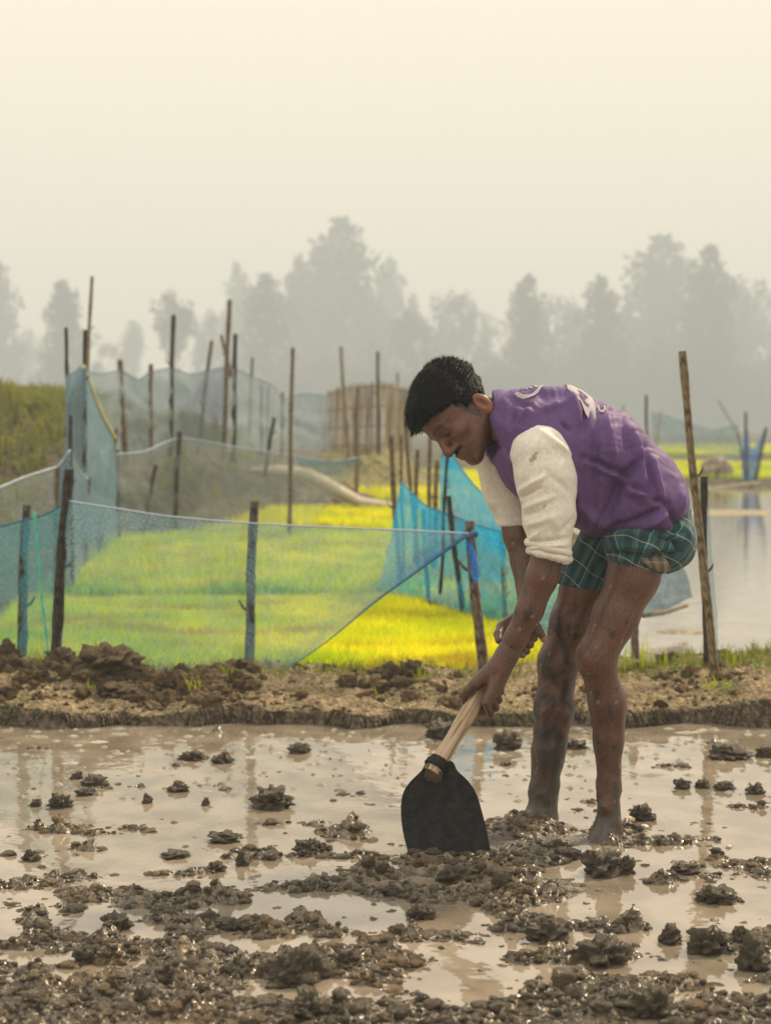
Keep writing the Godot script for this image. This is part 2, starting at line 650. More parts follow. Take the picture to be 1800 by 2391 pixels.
func bank_y(x: float, z: float) -> float:
	var e := bank_edge(x)
	var t := e - z      # metres behind the face
	var n := n_bank.get_noise_2d(x, z)
	var g := n_grain.get_noise_2d(x, z)
	var lip := 0.056 + n_edge.get_noise_1d(x * 1.7 + 30.0) * 0.03 + smoothstep(0.9, 1.5, x) * 0.035
	var top := lip + smoothstep(0.0, 0.75, t) * 0.042 + n * 0.024 * smoothstep(0.02, 0.2, t) + g * 0.008 + (0.4 - absf(n_knob.get_noise_2d(x * 0.6, z * 0.6)) * 1.4) * 0.008
	top += exp(-(pow((x + 1.25) / 0.35, 2.0) + pow((z + 7.15) / 0.25, 2.0))) * 0.045
	top += exp(-(pow((x + 0.75) / 0.22, 2.0) + pow((z + 7.2) / 0.16, 2.0))) * 0.02
	var y := lerpf(-0.05, top, smoothstep(-0.012, 0.02, t))
	y += g * 0.004
	return lerpf(y, 0.03, smoothstep(7.75, 8.1, -z))

func bank_paint(x: float, y: float, z: float) -> Color:
	var t := bank_edge(x) - z
	var n := n_bank.get_noise_2d(x * 1.5 + 7.0, z * 1.5) * 0.5 + 0.5
	var c := Color(0.27, 0.21, 0.13).lerp(Color(0.5, 0.4, 0.25), n)
	var damp := 1.0 - smoothstep(0.0, 0.055, t)
	c = c.lerp(Color(0.19, 0.165, 0.13), damp * 0.85)
	var clodded := exp(-(pow((x + 0.78) / 0.3, 2.0) + pow((z + 7.15) / 0.25, 2.0)))
	c = c.lerp(Color(0.13, 0.1, 0.075), clodded * 0.6)
	return c.lerp(Color(0.14, 0.15, 0.05), clampf(n_edge.get_noise_2d(x * 2.0, z * 2.0) * 1.4 - 0.15, 0.0, 0.5))

func shore_x(d: float) -> float:
	return 0.98 + maxf(0.0, d - 8.0) * 0.085 + n_edge.get_noise_1d(d * 0.6 + 55.0) * 0.12 + smoothstep(8.6, 7.7, d) * 0.65

func land_y(x: float, z: float) -> float:
	var d := -z
	var s := shore_x(d)
	var y := 0.045 + n_edge.get_noise_2d(x, z) * 0.02
	y -= 0.05 * exp(-pow((d - 10.85) / 0.16, 2.0)) + 0.045 * exp(-pow((d - 16.7) / 0.25, 2.0))
	y += 0.03 * exp(-pow((x - s + 0.25) / 0.15, 2.0))
	return lerpf(y, -0.12, smoothstep(s - 0.1, s + 0.14, x))

func hill_y(x: float, z: float) -> float:
	var d := -z
	var n := n_edge.get_noise_2d(x * 0.35, z * 0.35) * 0.22 + n_bank.get_noise_2d(x * 0.5, z * 0.5) * 0.08
	var up := smoothstep(14.8, 19.5, d) * (1.0 - smoothstep(26.0, 36.0, d))
	var side := 1.0 - smoothstep(-2.6, -0.9, x + (d - 19.0) * -0.02)
	var low := 1.0 - 0.22 * smoothstep(-4.4, -3.2, x)
	return -0.1 + (1.5 + n) * up * side * low

func mound_y(x: float, z: float) -> float:
	var d := -z
	var n := n_edge.get_noise_2d(x * 0.8, z * 0.8) * 0.16 + n_bank.get_noise_2d(x, z) * 0.07
	var a := exp(-(pow((x + 1.55) / 0.85, 2.0) + pow((d - 22.6) / 0.9, 2.0))) * 0.62
	var b := exp(-(pow((x + 0.55) / 0.6, 2.0) + pow((d - 22.2) / 0.8, 2.0))) * 0.33
	var c := exp(-(pow((x + 0.35) / 1.25, 2.0) + pow((d - 29.0) / 2.6, 2.0))) * 0.8
	return -0.08 + (a + b + c) * (1.0 + n * 2.0)

func setting() -> void:
	var mudm := field(steps([-2.4, -1.3, 0.03, 1.3, 0.0055, 2.4, 0.03]), steps([-2.2, -3.25, 0.03, -5.1, 0.0052, -5.6, 0.012, -6.95, 0.02]), mud_y, wet_paint)
	tag(put("mud_ground", mudm, M.mud), "", "", "", "structure")
	var bankm := field(steps([-2.6, -1.7, 0.03, 1.8, 0.009, 2.9, 0.03]), steps([-6.55, -6.66, 0.02, -6.84, 0.0035, -7.2, 0.008, -8.12, 0.012]), bank_y, bank_paint, bank_push)
	tag(put("earth_bank", bankm, M.dry), "", "", "", "structure")
	var w := PlaneMesh.new()
	w.size = Vector2(90, 62)
	w.subdivide_width = 8
	var wo := put("water", w, M.water)
	wo.position = Vector3(0, 0, -32.5)
	tag(wo, "", "", "", "structure")
	var landm := field(steps([-14.0, -4.0, 0.5, 5.5, 0.06]), steps([-8.0, -12.0, 0.05, -20.0, 0.15, -36.0, 0.5]), land_y, land_paint)
	tag(put("field_ground", landm, M.earth), "", "", "", "structure")
	var hillm := field(steps([-16.0, -7.0, 0.25, 0.4, 0.08]), steps([-14.4, -22.0, 0.1, -37.0, 0.5]), hill_y, hill_paint)
	tag(put("hill", hillm, M.earth), "", "", "", "structure")
	var moundm := field(steps([-4.2, 2.6, 0.05]), steps([-19.5, -25.0, 0.06, -35.0, 0.2]), mound_y, mound_paint)
	tag(put("earth_mound", moundm, M.earth), "", "", "", "structure")
	var farm := field(steps([-140.0, -30.0, 10.0, 2.0, 2.0, 40.0, 1.0, 140.0, 10.0]), steps([-30.6, -33.0, 0.3, -60.0, 2.0, -390.0, 14.0]), far_y, far_paint)
	tag(put("far_ground", farm, M.earth), "", "", "", "structure")
	for c in [[1690, 1196, 22.6, 1.3, 0.16], [1600, 1470, 9.75, 0.16, 0.05]]:
		var sp := SphereMesh.new()
		sp.radius = 1.0; sp.height = 2.0; sp.radial_segments = 40; sp.rings = 12
		var bar := put("mud_bar", sp, M.bar)
		bar.position = Vector3((c[0] - CX) * c[2] / F, -0.003, -c[2])
		bar.scale = Vector3(c[3], 0.012, c[3] * 0.6)
		tag(bar, "", "", "", "structure")
	var under := field(steps([-140.0, 140.0, 20.0]), steps([1.0, -390.0, 26.0]), func(_x, _z): return -0.3, func(_x, _y, _z): return Color(0.1, 0.085, 0.06))
	tag(put("ground", under, M.earth), "", "", "", "structure")

func bank_push(p: Vector3) -> Vector3:
	var t := bank_edge(p.x) - p.z
	var k := exp(-pow((t - 0.004) / 0.02, 2.0))
	return Vector3(n_grain.get_noise_2d(p.x * 1.5, p.y * 90.0) * 0.006, 0, (n_bank.get_noise_2d(p.x * 1.6, p.y * 26.0) * 0.034 + n_grain.get_noise_2d(p.x * 0.7, p.y * 18.0 + 8.0) * 0.014) * k)

func land_paint(x: float, y: float, z: float) -> Color:
	var n := n_edge.get_noise_2d(x * 0.8, z * 0.8) * 0.5 + 0.5
	return Color(0.12, 0.1, 0.055).lerp(Color(0.2, 0.17, 0.09), n)

func hill_paint(x: float, y: float, z: float) -> Color:
	var n := n_bank.get_noise_2d(x * 0.35, y * 1.4 + z * 0.3)
	var g := clampf(0.5 + n * 1.6 + (y - 0.95) * 0.8, 0.0, 1.0)
	var grey := smoothstep(-3.6, -2.9, x)
	return Color(0.13, 0.095, 0.06).lerp(Color(0.15, 0.16, 0.045), g).lerp(Color(0.12, 0.11, 0.08), grey * 0.85)

func mound_paint(x: float, y: float, z: float) -> Color:
	var n := n_bank.get_noise_2d(x, z) * 0.5 + 0.5
	var c := Color(0.12, 0.1, 0.075).lerp(Color(0.23, 0.19, 0.13), n)
	if z < -25.5: c = c.lerp(Color(0.3, 0.28, 0.1), 0.7)
	return c

func far_y(x: float, z: float) -> float:
	var d := -z
	var y := 0.1 + n_edge.get_noise_2d(x * 0.2, z * 0.2) * 0.06
	var edge := 31.6 + n_edge.get_noise_1d(x * 0.5) * 0.8
	return lerpf(-0.1, y, smoothstep(edge - 0.6, edge + 0.2, d))

func far_paint(x: float, y: float, z: float) -> Color:
	var n := n_edge.get_noise_2d(x * 0.1, z * 0.1) * 0.5 + 0.5
	return Color(0.1, 0.09, 0.06).lerp(Color(0.16, 0.15, 0.08), n)

# ---------------------------------------------------------------- trees
func crown(kind: String, s: int) -> ArrayMesh:
	var r := RandomNumberGenerator.new()
	r.seed = s
	var g := Geo.new()
	var blobs := []
	match kind:
		"tall":
			blobs.append([Vector3(0.02, 0.87, 0.0), 0.085])
			blobs.append([Vector3(-0.01, 0.93, 0.02), 0.05])
			for k in 9:      # the leader keeps the crown in one piece
				blobs.append([Vector3(sin(k + s) * 0.03, 0.3 + k * 0.062, cos(k * 1.7 + s) * 0.03), 0.10])
			for k in 19:
				var t := (k + r.randf()) / 19.0
				var a := k * 2.4 + s
				var w := lerpf(0.20, 0.075, t) * r.randf_range(0.6, 1.15)
				blobs.append([Vector3(cos(a) * w, 0.24 + t * 0.60, sin(a) * w), r.randf_range(0.06, 0.10)])
		"round":
			for k in 22:
				var p := Vector3(r.randfn(), r.randfn(), r.randfn()).normalized() * pow(r.randf(), 0.5)
				blobs.append([Vector3(p.x * 0.2, 0.66 + p.y * 0.24, p.z * 0.2), 0.07 + 0.05 * r.randf()])
		"spread":
			for k in 30:
				var a := r.randf() * TAU
				var q := sqrt(r.randf()) * 0.36
				blobs.append([Vector3(cos(a) * q, 0.42 + r.randf() * 0.46 * (1.1 - q * 1.6) , sin(a) * q), 0.06 + 0.06 * r.randf()])
		"wispy":
			for k in 16:
				var a := r.randf() * TAU
				var q := sqrt(r.randf()) * 0.3
				blobs.append([Vector3(cos(a) * q, 0.4 + r.randf() * 0.55 * (1.0 - q), sin(a) * q), 0.05 + 0.03 * r.randf()])
		_:
			for k in 30:
				var a := r.randf() * TAU
				var q := sqrt(r.randf()) * 0.75
				blobs.append([Vector3(cos(a) * q, 0.1 + r.randf() * 0.7 * (1.0 - q * 0.8), sin(a) * q * 0.6), 0.12 + 0.1 * r.randf()])
	var per := 34 if kind == "wispy" else 75
	for b in blobs:
		var tone := r.randf_range(0.6, 1.25)
		for k in per:
			var dir := Vector3(r.randfn(), r.randfn(), r.randfn()).normalized()
			var p: Vector3 = b[0] + dir * b[1] * (pow(r.randf(), 0.45) + maxf(0.0, r.randfn() * 0.12)) * Vector3(1.1, 1.0, 1.1)
			var e := Vector3(r.randfn(), r.randfn(), r.randfn()).normalized() * r.randf_range(0.012, 0.026)
			var f := e.cross(Vector3(r.randfn(), r.randfn(), r.randfn())).normalized() * r.randf_range(0.010, 0.02)
			var col := Color(0.03, 0.045, 0.02) * tone * r.randf_range(0.7, 1.3)
			col.a = 1.0
			var a := g.vert(p - e, col); var c := g.vert(p + f, col); var d := g.vert(p + e, col); var h := g.vert(p - f, col)
			g.quad(a, c, d, h)
	return g.mesh(false)

func trunk_mesh(kind: String, s: int) -> ArrayMesh:
	var r := RandomNumberGenerator.new()
	r.seed = s + 50
	var g := Geo.new()
	var top := 0.85 if kind == "tall" else 0.62
	var pts := []
	var rad := []
	for k in 6:
		var t := k / 5.0
		pts.append(Vector3(sin(t * 3.0 + s) * 0.02, t * top - 0.02, cos(t * 2.3 + s) * 0.015))
		rad.append(lerpf(0.02, 0.005, t))
	g.tube(pts, rad, 6)
	for k in 7:
		var t := r.randf_range(0.35, 0.95)
		var p: Vector3 = pts[int(t * 5.0)]
		var a := r.randf() * TAU
		var q := p + Vector3(cos(a) * 0.16, 0.14, sin(a) * 0.16) * r.randf_range(0.6, 1.2)
		g.tube([p, p.lerp(q, 0.5) + Vector3(0, -0.01, 0), q], [0.007, 0.005, 0.002], 5)
	return g.mesh()

const FAR := 2.1
func trees() -> void:
	var kinds := {}
	for k in [["tall", 3], ["round", 2], ["spread", 3], ["wispy", 2], ["bush", 3]]:
		kinds[k[0]] = []
		for s in k[1]:
			kinds[k[0]].append([crown(k[0], 400 + s * 13), trunk_mesh(k[0], 400 + s * 13) if k[0] != "bush" else null])
	# top of the crown in the photograph (x, y), width, distance, kind, variant, label
	var list := [
		[-8, 605, 90, 150, "tall", 0, "tall hazy tree cut by the left edge of the view"],
		[66, 735, 120, 152, "spread", 0, "low broad hazy tree at far left, left of a taller rounded crown"],
		[152, 655, 95, 148, "tall", 1, "hazy tree with a rounded head rising behind the two dark poles at left"],
		[238, 738, 80, 156, "wispy", 0, "thin see-through hazy tree beside the tallest pole at left"],
		[309, 733, 62, 146, "round", 0, "small ball-shaped hazy tree standing alone against bright sky"],
		[410, 646, 105, 148, "round", 1, "hazy tree with a broad round head behind the tall thin pole"],
		[500, 672, 95, 151, "spread", 1, "hazy tree between the broad round head and a slim pointed tree"],
		[556, 612, 60, 150, "tall", 2, "slim pointed hazy tree above the pair of tall poles"],
		[622, 640, 105, 147, "tall", 0, "conical hazy tree left of the gap of bright sky"],
		[698, 598, 80, 150, "tall", 1, "hazy tree with a small head above the gap of bright sky"],
		[742, 570, 70, 153, "tall", 2, "narrow hazy tree leaning against the tallest crown"],
		[800, 510, 150, 146, "tall", 0, "tallest hazy tree of the far line, with a pointed plume top"],
		[862, 615, 95, 151, "spread", 2, "hazy tree just right of the tallest crown"],
		[905, 605, 90, 149, "tall", 1, "hazy tree with two small peaks above the bamboo screen"],
		[962, 640, 90, 152, "spread", 0, "shoulder-high hazy tree above the bending head"],
		[1062, 620, 130, 147, "spread", 1, "broad hazy tree above the nape of the bending person"],
		[1150, 690, 120, 158, "wispy", 1, "pale thin tree above the purple shoulders"],
		[1228, 640, 85, 149, "tall", 2, "hazy tree with a narrow tip, left of a twin rounder crown"],
		[1283, 628, 110, 148, "spread", 2, "rounder twin of two hazy trees above the purple back"],
		[1347, 700, 62, 145, "round", 0, "small round hazy tree above the white print on the back"],
		[1402, 645, 100, 149, "tall", 1, "hazy tree left of a tall cone-shaped crown"],
		[1462, 658, 95, 151, "spread", 0, "low hazy tree at the foot of the cone-shaped crown"],
		[1546, 552, 165, 147, "tall", 0, "tall cone-shaped hazy tree left of the leaning bamboo pole"],
		[1655, 572, 110, 149, "tall", 2, "hazy tree rising behind the top of the leaning bamboo pole"],
		[1716, 578, 150, 147, "spread", 1, "broad hazy tree right of the leaning bamboo pole"],
		[1792, 612, 130, 150, "spread", 2, "hazy tree cut by the right edge of the view"],
		[-120, 640, 130, 150, "spread", 1, "hazy tree beyond the left edge"],
		[1920, 600, 150, 150, "tall", 1, "hazy tree beyond the right edge"],
	]
	var protos := {}
	var layer := 0
	for t in list:
		layer += 1
		var key := "%s%d" % [t[4], t[5]]
		var d: float = t[3] * FAR * [0.86, 1.0, 1.15][layer * 7 % 3 if t[2] < 140 else 1]
		var top := at(t[0], t[1], d)
		var tall := top.y - 0.05
		var wide: float = t[2] * d / F
		var native: float = {"tall": 0.38, "round": 0.56, "spread": 0.78, "wispy": 0.62}[t[4]]
		var root: Node3D
		if protos.has(key):
			root = protos[key].duplicate()
			root.name = nm("hazy_tree")
			add_child(root, true)
		else:
			root = thing("hazy_tree", "x", "tree")
			put("trunk", kinds[t[4]][t[5]][1], M.bark, root)
			put("crown", kinds[t[4]][t[5]][0], M.foliage, root)
			protos[key] = root
		var k := wide / native
		root.position = Vector3(top.x, 0.02, -d)
		root.scale = Vector3(k * 1.25, tall * 1.03, k * 1.25)
		root.rotation.y = 0.0 if t[5] == 0 else float(t[0]) * 0.37
		tag(root, t[6], "tree", "trees in the haze beyond the fields")
	var xf := [[], [], []]
	var r := RandomNumberGenerator.new()
	r.seed = 77
	for k in 300:
		var d := r.randf_range(118, 178) * FAR
		var px := r.randf_range(-700, 2500)
		var lowpy := 800.0 if px < 560 else lerpf(800.0, 730.0, clampf((px - 560.0) / 260.0, 0.0, 1.0))
		if px > 1000: lowpy = 715.0
		if px > 1450: lowpy = 670.0
		var py := r.randf_range(lowpy, lowpy + 110.0)
		var tall := (HY - py) * d / F + CH
		var wide := r.randf_range(3.0, 5.0) * FAR
		xf[k % 3].append(Transform3D(Basis(Vector3.UP, r.randf() * 6.0).scaled(Vector3(wide, tall * 1.1, wide)), Vector3((px - CX) * d / F, 0.0, -d)))
	for k in 3:
		tag(many("far_woods", kinds["bush"][k][0], M.foliage, xf[k]), ["hazy undergrowth below the far trees", "hazy scrub between the far trees", "hazy thicket along the far tree line"][k], "woods")

# ---------------------------------------------------------------- seedlings
func clump(blades: int, tall: float, spread: float, wide: float, s: int) -> ArrayMesh:
	var r := RandomNumberGenerator.new()
	r.seed = s
	var g := Geo.new()
	for b in blades:
		var a := r.randf() * TAU
		var o := Vector3(cos(a), 0, sin(a)) * spread * sqrt(r.randf())
		var lean := Vector3(r.randfn() * 0.3, 0, r.randfn() * 0.3)
		var h := tall * r.randf_range(0.55, 1.1)
		var face := Vector3(r.randfn(), 0, r.randfn()).normalized() * wide
		var p1 := o + Vector3(lean.x * h * 0.3, h * 0.55, lean.z * h * 0.3)
		var p2 := o + Vector3(lean.x * h, h, lean.z * h)
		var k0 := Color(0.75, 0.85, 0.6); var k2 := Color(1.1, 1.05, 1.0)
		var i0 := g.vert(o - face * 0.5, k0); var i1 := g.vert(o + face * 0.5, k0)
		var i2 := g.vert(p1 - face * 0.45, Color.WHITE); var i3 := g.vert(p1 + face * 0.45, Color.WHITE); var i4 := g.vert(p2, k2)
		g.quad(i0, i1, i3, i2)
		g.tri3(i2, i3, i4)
	return g.mesh(false)

var n_bed := noise(120, 1.1, 3)

func bed(label: String, s: int, poly: PackedVector2Array, y: float, gap: float, size: float, green: float, mesh: ArrayMesh, fx := 1.0) -> void:
	var r := RandomNumberGenerator.new()
	r.seed = s
	var lo := Vector2(1e9, 1e9); var hi := -lo
	for p in poly:
		lo = lo.min(p); hi = hi.max(p)
	var xf := []
	var cols := []
	var d := lo.y
	while d < hi.y:
		var x := lo.x
		while x < hi.x:
			var p := Vector2(x + r.randf_range(-0.6, 0.6) * gap, d + r.randf_range(-0.6, 0.6) * gap)
			x += gap
			if not Geometry2D.is_point_in_polygon(p, poly): continue
			var n := n_bed.get_noise_2d(p.x * fx, p.y * fx)
			var front := exp(-(p.y - lo.y) / 0.35)
			var g := clampf(green + (0.42 * smoothstep(0.0, -0.9, p.x) if s == 1 else 0.0) + n * 0.5 + front * 0.5 * minf(1.0, green * 3.0), 0.0, 1.0)
			var c := Color(0.95, 0.84, 0.008).lerp(Color(0.30, 0.50, 0.02), g)
			var dryp := clampf(n_bed.get_noise_2d(p.x * 0.8 + 31.0, p.y * 1.6 + 12.0) * 2.2 - 0.45, 0.0, 0.75)
			c = c.lerp(Color(0.45, 0.25, 0.08), dryp) * r.randf_range(0.75, 1.2)
			c.a = 1.0
			var k := size * r.randf_range(0.75, 1.2) * (1.0 + n * 0.25)
			xf.append(Transform3D(Basis(Vector3.UP, r.randf() * TAU).scaled(Vector3(k, k, k)), Vector3(p.x, y - 0.012, -p.y)))
			cols.append(c)
		d += gap
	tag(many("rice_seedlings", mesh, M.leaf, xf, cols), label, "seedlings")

func seedlings() -> void:
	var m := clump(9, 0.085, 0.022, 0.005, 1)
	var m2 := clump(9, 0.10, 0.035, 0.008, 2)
	var P := func(list: Array) -> PackedVector2Array:
		var out := PackedVector2Array()
		for p in list: out.append(Vector2(p[0], p[1]))
		return out
	bed("bright yellow-green rice seedlings in the nearest netted bed", 1, P.call([[-1.75, 7.72], [-2.1, 10.65], [0.12, 10.65], [0.4, 9.55], [0.62, 9.15], [0.86, 8.2], [0.9, 7.68]]), 0.05, 0.021, 1.0, 0.14, m)
	bed("greener rice seedlings in the second bed behind a ditch", 2, P.call([[-2.05, 10.98], [-2.45, 16.5], [0.35, 16.5], [0.3, 10.98]]), 0.05, 0.032, 1.15, 0.45, m2)
	bed("rice seedlings in the third bed before the earth mound", 3, P.call([[-2.9, 16.95], [-3.1, 21.3], [1.2, 21.3], [1.0, 16.95]]), 0.05, 0.045, 1.3, 0.22, m2)
	bed("rice seedlings behind the cyan net right of the centre", 4, P.call([[0.22, 10.95], [0.3, 16.5], [1.35, 16.5], [1.0, 11.0], [0.78, 9.7], [0.62, 9.75]]), 0.05, 0.032, 1.1, 0.45, m2)
	bed("rice seedlings in the field behind the mound, left of the head", 5, P.call([[-1.1, 25.0], [-0.9, 35.5], [3.2, 35.5], [2.2, 21.5], [0.5, 21.5], [0.3, 25.0]]), 0.05, 0.08, 1.7, 0.15, m2, 0.3)
	bed("seedling field across the pond, behind the leaning bamboo pole", 6, P.call([[3.6, 32.5], [4.2, 44.0], [18.0, 44.0], [18.0, 32.5]]), 0.12, 0.11, 1.25, 0.35, m2, 0.2)
	bed("thin bright strip of seedlings on the far side of the pond", 7, P.call([[3.5, 56.0], [4.0, 72.0], [40.0, 72.0], [40.0, 56.0]]), 0.12, 0.2, 1.9, 0.35, m2, 0.15)
	# weeds on the hill
	var r := RandomNumberGenerator.new()
	r.seed = 31
	var xf := []
	var cols := []
	for k in 9000:
		var x := r.randf_range(-9.5, -0.8)
		var d := r.randf_range(15.2, 27.0)
		var y := hill_y(x, -d)
		if y < 0.15 or (x > -3.3 and r.randf() < 0.85): continue
		if n_bank.get_noise_2d(x * 0.35, y * 1.4 - d * 0.3) + r.randf() * 0.25 < 0.0: continue
		var s := r.randf_range(0.7, 2.0)
		xf.append(Transform3D(Basis(Vector3.UP, r.randf() * TAU).scaled(Vector3(s * 1.5, s, s * 1.5)), Vector3(x, y - 0.03, -d)))
		var c := Color(0.13, 0.15, 0.03).lerp(Color(0.26, 0.22, 0.07), r.randf())
		cols.append(c)
	tag(many("hill_weeds", clump(9, 0.11, 0.07, 0.012, 5), M.leaf, xf, cols), "short weeds covering the hillside at left", "weeds")

# ---------------------------------------------------------------- stakes
func stake(called: String, top: Vector3, base: Vector3, w: float, mat: String, label: String, group: String, kinks := 0.006) -> MeshInstance3D:
	var r := RandomNumberGenerator.new()
	r.seed = hash(label)
	var g := Geo.new()
	var n := 15
	var pts := []
	var rad := []
	var down := (base - top).normalized()
	var foot := base + down * 0.12
	var side := down.cross(Vector3.BACK).normalized()
	var joint := r.randi_range(2, 4)
	for k in n:
		var t := float(k) / (n - 1)
		var env := sin(t * PI)
		pts.append(top.lerp(foot, t) + side * (sin(t * 5.0 + r.randf() * 0.6) * kinks * env) + Vector3(0, 0, r.randfn() * kinks * 0.3))
		var q := w * lerpf(0.92, 1.06, t) * r.randf_range(0.95, 1.05)
		if k > 0 and k < n - 1 and (k + joint) % 4 == 0: q *= 1.14
		rad.append(q)
	g.tube(pts, rad, 10)
	if w > 0.005 and r.randf() < 0.75:      # a twig stub at a joint
		var k := r.randi_range(4, 9)
		var s := side * (1.0 if r.randf() < 0.5 else -1.0)
		g.tube([pts[k], pts[k] + s * w * 1.6 - down * w, pts[k] + s * w * 2.6 - down * w * 2.6], [w * 0.45, w * 0.35, w * 0.22], 6)
	var o := put(called, g.mesh(), M[mat])
	tag(o, label, "pole" if called != "fence_post" else "post", group)
	return o

